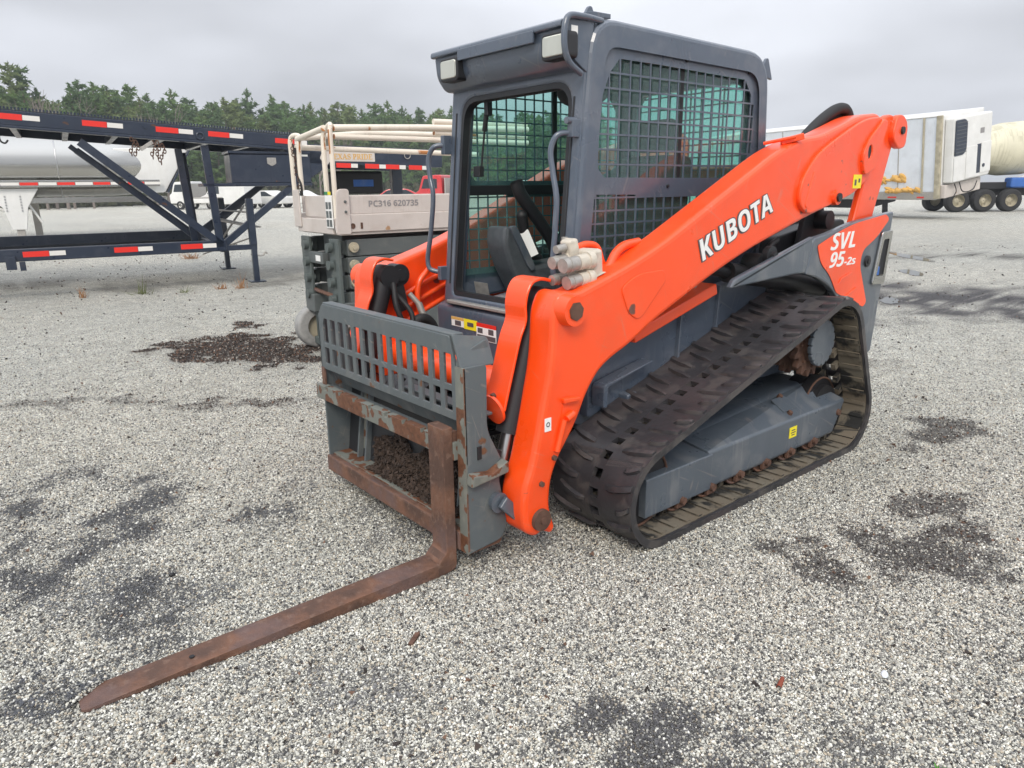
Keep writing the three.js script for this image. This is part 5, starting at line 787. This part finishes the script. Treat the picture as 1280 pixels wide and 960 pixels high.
// ================================================================ right side: leaning refrigerated trailer and mixer
{
  const R = thing('refrigerated_trailer', 'wrecked white refrigerated trailer leaning over, its cooling unit on the front wall', 'trailer', [29.8, 0, -8.5], 0);
  const inner = new THREE.Group();
  // own axes: z along the trailer (front wall at z = 0 facing the camera side), x to the right; the whole leans
  R.rotation.set(0, -0.231, 0.0);
  const lean = (g) => g;
  const body = part(R, 'box_body', [span(-1.25, 1.25, 1.25, 4.05, -13.0, -0.06, 0.03)], M.vanSide);
  part(body, 'roof', span(-1.27, 1.27, 4.05, 4.1, -13.0, -0.02, 0.02), M.white);
  part(body, 'front_wall', span(-1.27, 1.27, 1.0, 4.08, -0.06, 0.0, 0.02), M.white);
  part(body, 'corner_post', [span(-1.31, -1.22, 1.0, 4.1, -0.2, 0.03, 0.02), span(-1.30, -1.25, 1.2, 4.05, -0.75, -0.68, 0.01)], M.rim);
  const rf = part(R, 'cooling_unit', [span(-1.12, 1.18, 1.55, 3.95, 0.0, 0.42, 0.08)], M.white);
  part(rf, 'grille', slab([[-1.10, 2.55, 0.05], [-0.55, 2.55, 0.2], [-0.40, 2.75, 0.1], [-0.40, 3.72, 0.1], [-0.55, 3.85, 0.15], [-1.10, 3.85, 0.05]], 0.42, 0.45, 0.01), M.navy);
  for (let i = 0; i < 9; i++) part(rf, 'grille_slat', box(0.62, 0.03, 0.03, -0.76, 2.66 + i * 0.135, 0.462, 0, 0, 0, 0.008), M.plastic);
  part(rf, 'unit_door', [span(-1.1, -0.42, 1.6, 2.5, 0.42, 0.45, 0.02)], M.white); part(rf, 'unit_door', [span(-0.38, 0.28, 1.62, 2.8, 0.42, 0.445, 0.02)], M.white); part(rf, 'unit_door', [span(0.52, 1.14, 1.7, 2.85, 0.42, 0.45, 0.02)], M.white);
  part(rf, 'open_bay', [span(0.27, 0.53, 1.72, 2.82, 0.38, 0.425, 0.01), cyl(0.07, 0.07, 0.05, 'z', 0.68, 1.98, 0.45, 12)], M.navy);
  part(rf, 'unit_lettering', [at(words('REFRIGERATION', 0.06, 0.75, 0.004), 0.25, 3.62, 0.42), box(0.25, 0.2, 0.004, 0.55, 3.3, 0.423, 0, 0, 0, 0)].slice(1), M.textFaint);
  part(R, 'torn_wall', [span(-1.2, 1.0, 1.0, 1.5, 0.0, 0.2, 0.03)], M.liftPanel); part(R, 'cable', [pipe([[-0.8, 1.5, 0.3], [-0.7, 1.2, 0.32], [-0.85, 0.95, 0.28]], 0.02, 20, 6), pipe([[-0.5, 1.5, 0.3], [-0.35, 1.15, 0.34], [0.4, 1.12, 0.3], [0.6, 1.4, 0.3]], 0.02, 30, 6)], M.blackHose);
  { const q = rng(6), lump = (y, z0, z1, h) => Array.from({ length: 26 }, () => at(new THREE.IcosahedronGeometry(1, 1).scale(0.05 + 0.03 * q(), h * (0.4 + 0.7 * q()), 0.1 + 0.16 * q()), -1.26, y + h * (q() - 0.5), mix(z0, z1, q()), q(), q(), q() * 0.4)); for (const a of [[1.78, -3.0, -1.5, 0.13], [1.32, -2.2, -0.8, 0.1]]) part(R, 'exposed_insulation', lump(...a), M.insulation); }
  part(R, 'under_frame', [span(-0.9, 0.9, 0.5, 0.95, -10, -3.4, 0.05)], M.black);
  part(R, 'dark_hole', span(-1.264, -1.252, 1.5, 1.85, -4.6, -3.0, 0.01), M.black);
  part(R, 'lower_rail', [span(-1.28, -1.2, 0.95, 1.25, -13, -0.1, 0.02), span(-1.2, 1.2, 0.95, 1.2, -13, -0.1, 0.02)], M.zinc); part(R, 'red_marker', [span(-1.285, -1.282, 1.02, 1.08, -0.9, -0.6, 0), span(-1.285, -1.282, 1.02, 1.08, -2.2, -1.8, 0)], M.redTape);
  for (let i = 0; i < 10; i++) part(body, 'side_rib', span(-1.262, -1.25, 1.3, 4.03, -12.6 + i * 1.2, -12.56 + i * 1.2, 0.003), M.zinc);
  part(R, 'landing_leg', [box(0.16, 1.0, 0.16, -0.9, 0.5, -2.6), box(0.4, 0.06, 0.4, -0.9, 0.03, -2.6)], M.black);
  for (const z of [-10.2, -11.5]) for (const x of [-1, 1]) { const t = wheelAt(R, 'wheel', 0, 0, 0, 0.52, 0.3, x); t.rotation.y = Math.PI / 2; t.position.set(x * 1.05, 0.52, z); }
  // lean the whole trailer: it rests on its right-hand side
  R.rotation.order = 'YXZ'; R.rotation.z = 0.15;
}
{
  const Mx = thing('concrete_mixer_truck', 'old cream concrete mixer truck with a long tilted drum beside the leaning trailer', 'mixer truck', [38.5, 0, -11.0], -0.695);
  // own axes: x along the truck, rear at -x
  const pr = [[0.02, -3.1], [0.6, -3.1], [0.8, -2.9], [1.24, -0.9], [1.26, 0.2], [1.0, 2.4], [0.75, 3.2], [0.02, 3.2]].map(([r, y]) => new THREE.Vector2(r, y));
  const dr = part(Mx, 'drum', [new THREE.LatheGeometry(pr, 40).rotateZ(-Math.PI / 2 + 0.06).translate(1.9, 3.0, 0)], M.cream);
  part(dr, 'drum_band', at(new THREE.TorusGeometry(1.06, 0.08, 8, 44).rotateY(Math.PI / 2), 3.75, 3.11, 0, 0, 0, 0), M.rustDark);
  part(dr, 'drum_lettering', at(words('CONCRETE', 0.25, 1.25, 0.03, fontSerif), 1.66, 3.12, 1.245, 0, 0.09, 0.05), M.textGrey);
  part(Mx, 'chassis', [span(-2.2, 6.5, 0.75, 1.05, -0.5, 0.5, 0.02), span(-0.4, 3.2, 1.05, 1.4, -0.7, 0.7, 0.05)], M.black);
  part(Mx, 'blue_fender', [box(1.1, 0.5, 0.6, 1.75, 1.36, 0.75, 0, 0, 0, 0.1)], M.bluePaint); part(Mx, 'white_tank', [cyl(0.36, 0.36, 1.4, 'x', 3.4, 0.95, 0.8, 24), cyl(0.39, 0.39, 0.06, 'x', 2.85, 0.95, 0.8, 24), cyl(0.39, 0.39, 0.06, 'x', 3.6, 0.95, 0.8, 24)], M.white); part(Mx, 'white_shroud', slab([[1.7, 1.62, 0.1], [2.6, 1.85, 0.1], [4.2, 2.3, 0.1], [4.2, 1.3, 0.1], [2.4, 1.2, 0.1]], 0.5, 0.65, 0.02), M.white);
  for (const x of [-1.3, 0, 1.27]) for (const s of [1, -1]) wheelAt(Mx, 'wheel', x, 0.54, s * 0.95, 0.54, 0.42, s);
  wheelAt(Mx, 'wheel', 5.6, 0.54, 1.0, 0.54, 0.3, 1); wheelAt(Mx, 'wheel', 5.6, 0.54, -1.0, 0.54, 0.3, -1);
}

// ================================================================ pine wood behind the yard: every tree its own thing
mat('bark', { map: tex(128, (u, v) => mul3([0.1, 0.075, 0.055], 0.5 + N(u, v, 10, 151, 4)), { per: 1 }), roughness: 0.95 });
mat('bareBark', { color: rgb(0.2, 0.17, 0.15), roughness: 0.95 });
const needleM = [[0.085, 0.15, 0.05], [0.105, 0.175, 0.05], [0.075, 0.13, 0.048], [0.135, 0.18, 0.065]].map((c, i) => mat('needles' + i, { color: rgb(...c), roughness: 0.95, side: THREE.DoubleSide }));
function needleCrown(seed, H, W, low) {
  const r = rng(seed), pos = [], whorls = Math.round(H * 1.5);
  const tuft = (x, y, z, s) => { for (let k = 0; k < 5; k++) { const a = r() * 6.283, b = (r() - 0.35) * 1.6, l = s * (0.6 + 0.7 * r()), dx = Math.cos(a) * Math.cos(b) * l, dy = Math.sin(b) * l, dz = Math.sin(a) * Math.cos(b) * l, w = s * 0.26; pos.push(x, y - w * 0.5, z, x + dx + w * (r() - 0.5), y + dy, z + dz + w * (r() - 0.5), x + w * (r() - 0.5) * 2, y + w, z + w * (r() - 0.5) * 2); } };
  for (let k = 0; k < whorls; k++) {
    const t = k / whorls, y = mix(H * low, H * 0.99, t), reach = W * Math.min(1, 1.3 * Math.pow(1 - t, 0.5)) * (0.72 + 0.28 * Math.sin(t * 11 + seed)) * (0.6 + 0.5 * r()) + 0.2, n = t > 0.9 ? 4 : 7;
    for (let b = 0; b < n; b++) { if (r() < 0.16) continue; const a = r() * 6.283, L = reach * (0.55 + 0.6 * r()), up = 0.1 + 0.5 * t + 0.25 * r(), m = Math.max(2, Math.round(L * 3.8)); for (let q = 0; q <= m; q++) { const f = 0.2 + 0.8 * q / m; tuft(Math.cos(a) * L * f + (r() - 0.5) * 0.3, y + L * f * up * 0.5 + (r() - 0.5) * 0.25, Math.sin(a) * L * f + (r() - 0.5) * 0.3, 0.36 + 0.26 * r()); } }
  }
  for (let k = 0; k < 8; k++) tuft(0, H * (0.96 + 0.006 * k), 0, 0.35);
  const g = new THREE.BufferGeometry(); g.setAttribute('position', new THREE.Float32BufferAttribute(pos, 3)); g.computeVertexNormals(); return g;
}
const pines = [0, 1, 2, 3, 4].map((i) => ({ crown: needleCrown(300 + i, 12, [3.5, 3.0, 4.0, 2.8, 3.5][i], [0.1, 0.2, 0.08, 0.16, 0.26][i]), trunk: clean(new THREE.CylinderGeometry(0.05, 0.2, 12, 7).translate(0, 6, 0)) }));
function bareTree(seed, H) {
  const r = rng(seed), g = [], grow = (a, d, l, rad, n) => { const b = a.clone().addScaledVector(d, l); g.push(rod(a.toArray(), b.toArray(), rad, 4, rad * 0.65)); if (n) for (let k = 0; k < (n > 3 ? 3 : 3); k++) { const e = d.clone().add(V3((r() - 0.5) * 1.3, 0.35 * r(), (r() - 0.5) * 1.3)).normalize(); grow(a.clone().addScaledVector(d, l * (0.55 + 0.45 * r())), e, l * (0.62 + 0.2 * r()), rad * 0.58, n - 1); } };
  grow(V3(0, 0, 0), V3(0, 1, 0), H * 0.36, 0.16, 4); return mergeGeometries(g.map(clean));
}
const bares = [1, 2, 3].map((i) => bareTree(500 + i, 10.5));
{
  const R = rng(911), dirOf = (px) => { const a = Math.atan((px - 640) / 925); return [Math.sin(YAW + a), -Math.cos(YAW + a)]; };
  // the edge of the wood runs obliquely away from the yard
  const spot = (px, dist) => { const [dx, dz] = dirOf(px); return [EYE.x + dx * dist, 0, EYE.z + dz * dist]; };
  const shade = ['dark green', 'bright green', 'deep green', 'yellowish green'], shape = ['broad', 'narrow', 'very broad', 'slim', 'high-crowned'];
  let n = 0;
  for (let row = 0; row < 4; row++) for (let px = -60 + row * 5; px < 760; px += (row === 0 ? 14 : 13) * (0.7 + 0.6 * R())) {
    const t = (px + 60) / 820, dist = mix(84, 128, clamp(t)) + row * 7 + R() * 5, k = Math.floor(R() * 5), c = Math.floor(R() * 4), h = (0.84 + 0.3 * R()) * (row ? 1.1 : 0.98) * (px > 60 && px < 110 ? 0.86 : 1);
    const g = thing('pine_tree', `${shape[k]} ${shade[c]} pine in the wood beyond the yard`, 'tree', spot(px, dist), R() * 6.28, `${shape[k]} ${shade[c]} pines of the wood`);
    g.scale.set(0.8 + 0.4 * R(), h, 0.8 + 0.4 * R());
    sub(g, 'trunk', pines[k].trunk, M.bark); sub(g, 'crown', pines[k].crown, needleM[c]); n++;
  }
  for (const [px, dist, i, h] of [[62, 82, 0, 1.05], [74, 83, 1, 1.0], [88, 81, 2, 1.05], [96, 83, 0, 0.95], [120, 82, 1, 0.98], [200, 88, 2, 1.05], [215, 90, 0, 1.0], [232, 90, 1, 1.02], [405, 104, 2, 0.95], [430, 106, 0, 1.0]]) {
    const g = thing('bare_tree', 'leafless grey tree among the pines at the edge of the wood', 'tree', spot(px, dist), px, 'leafless trees at the edge of the wood'); g.scale.setScalar(h); sub(g, 'trunk', bares[i], M.bareBark);
  }
  // brush along the foot of the wood
  const r = rng(77), pos = []; for (let i = 0; i < 9000; i++) { const px = -120 + 920 * r(), t = (px + 60) / 820, d = mix(79, 123, clamp(t)) + r() * 14, [x, , z] = spot(px, d), y = 2.6 * r() * r(), s = 0.25 + 0.3 * r(), a = r() * 6.28; pos.push(x - Math.cos(a) * s, y, z - Math.sin(a) * s, x + Math.cos(a) * s, y + s * (r() - 0.3), z + Math.sin(a) * s, x + (r() - 0.5) * s, y + s * 1.4, z + (r() - 0.5) * s); }
  const g = new THREE.BufferGeometry(); g.setAttribute('position', new THREE.Float32BufferAttribute(pos, 3)); g.computeVertexNormals(); const m = sub(scene, 'undergrowth', g, mat('brush', { color: rgb(0.07, 0.075, 0.04), roughness: 0.95, side: THREE.DoubleSide })); m.userData = { kind: 'stuff', label: 'low brush along the foot of the pine wood', category: 'undergrowth' };
}

// ================================================================ small things on the yard
{
  const R = rng(23);
  mat('dryGrass', { color: rgb(0.32, 0.17, 0.08), roughness: 0.9, side: THREE.DoubleSide }); mat('greenGrass', { color: rgb(0.12, 0.14, 0.05), roughness: 0.9, side: THREE.DoubleSide }); mat('leafRed', { color: rgb(0.22, 0.05, 0.025), roughness: 0.7 }); mat('weed', { color: rgb(0.1, 0.3, 0.04), roughness: 0.8, side: THREE.DoubleSide });
  const tuft = (n, h, w) => { const pos = []; for (let i = 0; i < n; i++) { const a = R() * 6.28, d = w * R() * 0.5, x = Math.cos(a) * d, z = Math.sin(a) * d, l = h * (0.4 + 0.8 * R()), b = 0.004 + 0.004 * R(), e = R() * 6.28, sp = w * (0.2 + 0.9 * R()); pos.push(x - b, 0, z, x + b, 0, z, x + Math.cos(e) * sp, l, z + Math.sin(e) * sp); } const g = new THREE.BufferGeometry(); g.setAttribute('position', new THREE.Float32BufferAttribute(pos, 3)); g.computeVertexNormals(); return g; };
  const plant = (name, label, cat, x, z, g, m) => { const t = lone(name, label, cat, [g].flat().map((q) => q.translate(x, 0.001, z)), m); return t; };
  plant('grass_tuft', 'dry reddish grass tuft under the navy trailer beam', 'grass tuft', 1.85, -14.2, tuft(60, 0.16, 0.34), M.dryGrass);
  plant('grass_tuft', 'small dry weed under the far end of the lower trailer beam', 'grass tuft', -1.15, -9.0, tuft(18, 0.15, 0.12), M.dryGrass);
  plant('grass_tuft', 'tall thin weed on a mossy clump below the trailer beam', 'grass tuft', -0.42, -8.8, [tuft(26, 0.08, 0.3), tuft(7, 0.3, 0.1)], M.greenGrass);
  plant('grass_tuft', 'short green weed next to the mossy clump', 'grass tuft', 0.1, -8.5, tuft(18, 0.08, 0.16), M.greenGrass);
  plant('grass_tuft', 'upright rusty brown weed near the trailer landing leg', 'grass tuft', 0.85, -8.35, [tuft(16, 0.12, 0.22), tuft(12, 0.26, 0.12)], M.dryGrass);
  plant('grass_tuft', 'low brown weed left of the upright rusty weed', 'grass tuft', 0.62, -8.5, tuft(26, 0.1, 0.16), M.dryGrass);
  plant('weed', 'tiny bright green weed sprouting from the gravel', 'weed', -1.22, 2.18, tuft(12, 0.018, 0.02), M.weed);
  const chip = (x, z, l, w, h, a) => box(l, h, w, x, h / 2 + 0.002, z, R() * 0.2, a, R() * 0.2, 0.002);
  lone('wood_chip', 'brown splintered wood chip lying on the gravel beside the fork', 'wood chip', [chip(-1.92, 0.86, 0.05, 0.016, 0.012, 0.5), chip(-1.905, 0.855, 0.03, 0.008, 0.016, 0.5)], M.rustDark);
  lone('leaf', 'curled red leaf on the open gravel in front of the track', 'leaf', [at(new THREE.CylinderGeometry(0.008, 0.006, 0.045, 7, 1, true, 0, 4.2).rotateZ(Math.PI / 2), -1.22, 0.009, 1.75, 0.3, 0.3, 0)], M.leafRed);
  lone('stone', 'pale flat stone on the open gravel', 'stone', at(new THREE.IcosahedronGeometry(0.016, 1).scale(1, 0.4, 0.65), -0.95, 0.007, 1.93, 0.1, 0.4, 0.1), M.vanSide);
  lone('stone', 'dark stone on the open gravel left of the fork', 'stone', at(new THREE.IcosahedronGeometry(0.012, 1).scale(1, 0.7, 0.8), -2.4, 0.007, -0.1), M.black);
  // mulch chips over the brown patch, and scattered dark crumbs along the yard
  const geo = new THREE.TetrahedronGeometry(1, 0), items = [];
  while (items.length < 6000) { const x = -0.66 + (R() * 2 - 1) * 1.2, z = -4.0 + (R() * 2 - 1) * 1.5, s = yardPatch(x, z); if (s[0] > 0.55 && s[2]) items.push([x, z, 0.008]); }
  while (items.length < 6700) { const t = YARD_PATCHES[[7, 8, 9, 15, 16][Math.floor(R() * 5)]], u = (R() * 2 - 1) * 1.1, v = (R() * 2 - 1) * 1.1, x = t[0] + t[2] * u + t[4] * v, z = t[1] + t[3] * u + t[5] * v, s = yardPatch(x, z); if (s[0] > 0.5) items.push([x, z, 0.006]); }
  // dark bits blown over the whole yard
  for (let i = 0; i < 5200; i++) { const d = 1.4 + 16 * Math.pow(R(), 1.4), s = (R() * 2 - 1) * 0.85 * d, x = EYE.x + Math.sin(YAW) * d + Math.cos(YAW) * s, z = EYE.z - Math.cos(YAW) * d + Math.sin(YAW) * s; if (fbm(x * 1.1, z * 1.1, 205, 4) > 0.5 || R() < 0.12) items.push([x, z, 0.003 + 0.007 * R() * R() + 0.0006 * d]); }
  const im = new THREE.InstancedMesh(geo, mat('mulch', { color: 0xffffff, roughness: 0.95 }), items.length), m4 = new THREE.Matrix4(), q = new THREE.Quaternion(), e = new THREE.Euler(), c = new THREE.Color();
  items.forEach(([x, z, s], i) => { const r = s * (0.5 + R()); q.setFromEuler(e.set(R() * 6, R() * 6, R() * 6)); m4.compose(V3(x, r * 0.4, z), q, V3(r * (1 + R()), r * 0.7, r)); im.setMatrixAt(i, m4); const k = 0.5 + R(); c.setRGB(...(R() < 0.2 ? [0.13 * k, 0.075 * k, 0.05 * k] : R() < 0.15 ? [0.3 * k, 0.28 * k, 0.25 * k] : [0.045 * k, 0.036 * k, 0.032 * k])); im.setColorAt(i, c); });
  im.name = 'mulch_chips'; im.userData = { kind: 'stuff', label: 'dark brown mulch crumbs strewn over the gravel', category: 'mulch' }; im.castShadow = im.receiveShadow = true; scene.add(im);
  // shallow puddles
  const pud = (x, z, a, b, t) => { const pts = []; for (let i = 0; i < 40; i++) { const w = i / 40 * 6.283, k = 0.75 + 0.5 * fbm(Math.cos(w) * 1.5 + x, Math.sin(w) * 1.5 + z, 99, 3); pts.push([a * k * Math.cos(w), b * k * Math.sin(w), 0.02]); } return at(slab(pts, 0, 0.004, 0), x, 0.002, z, -Math.PI / 2, 0, t); };
  mat('water', { color: rgb(0.05, 0.05, 0.052), roughness: 0.04 });
  for (const [x, z, a, b, t] of [[6.36, -1.17, 0.3, 0.1, 0.4], [9.6, -2.2, 0.5, 0.14, 0.6], [12.4, -3.4, 1.1, 0.16, 0.75]]) { const m = structure('puddle', pud(x, z, a, b, t), M.water); }
}
// thin damp air: the wood beyond the yard fades a little
scene.fog = new THREE.FogExp2(0xdde3ea, 0.0009);
renderer.render(scene, camera);
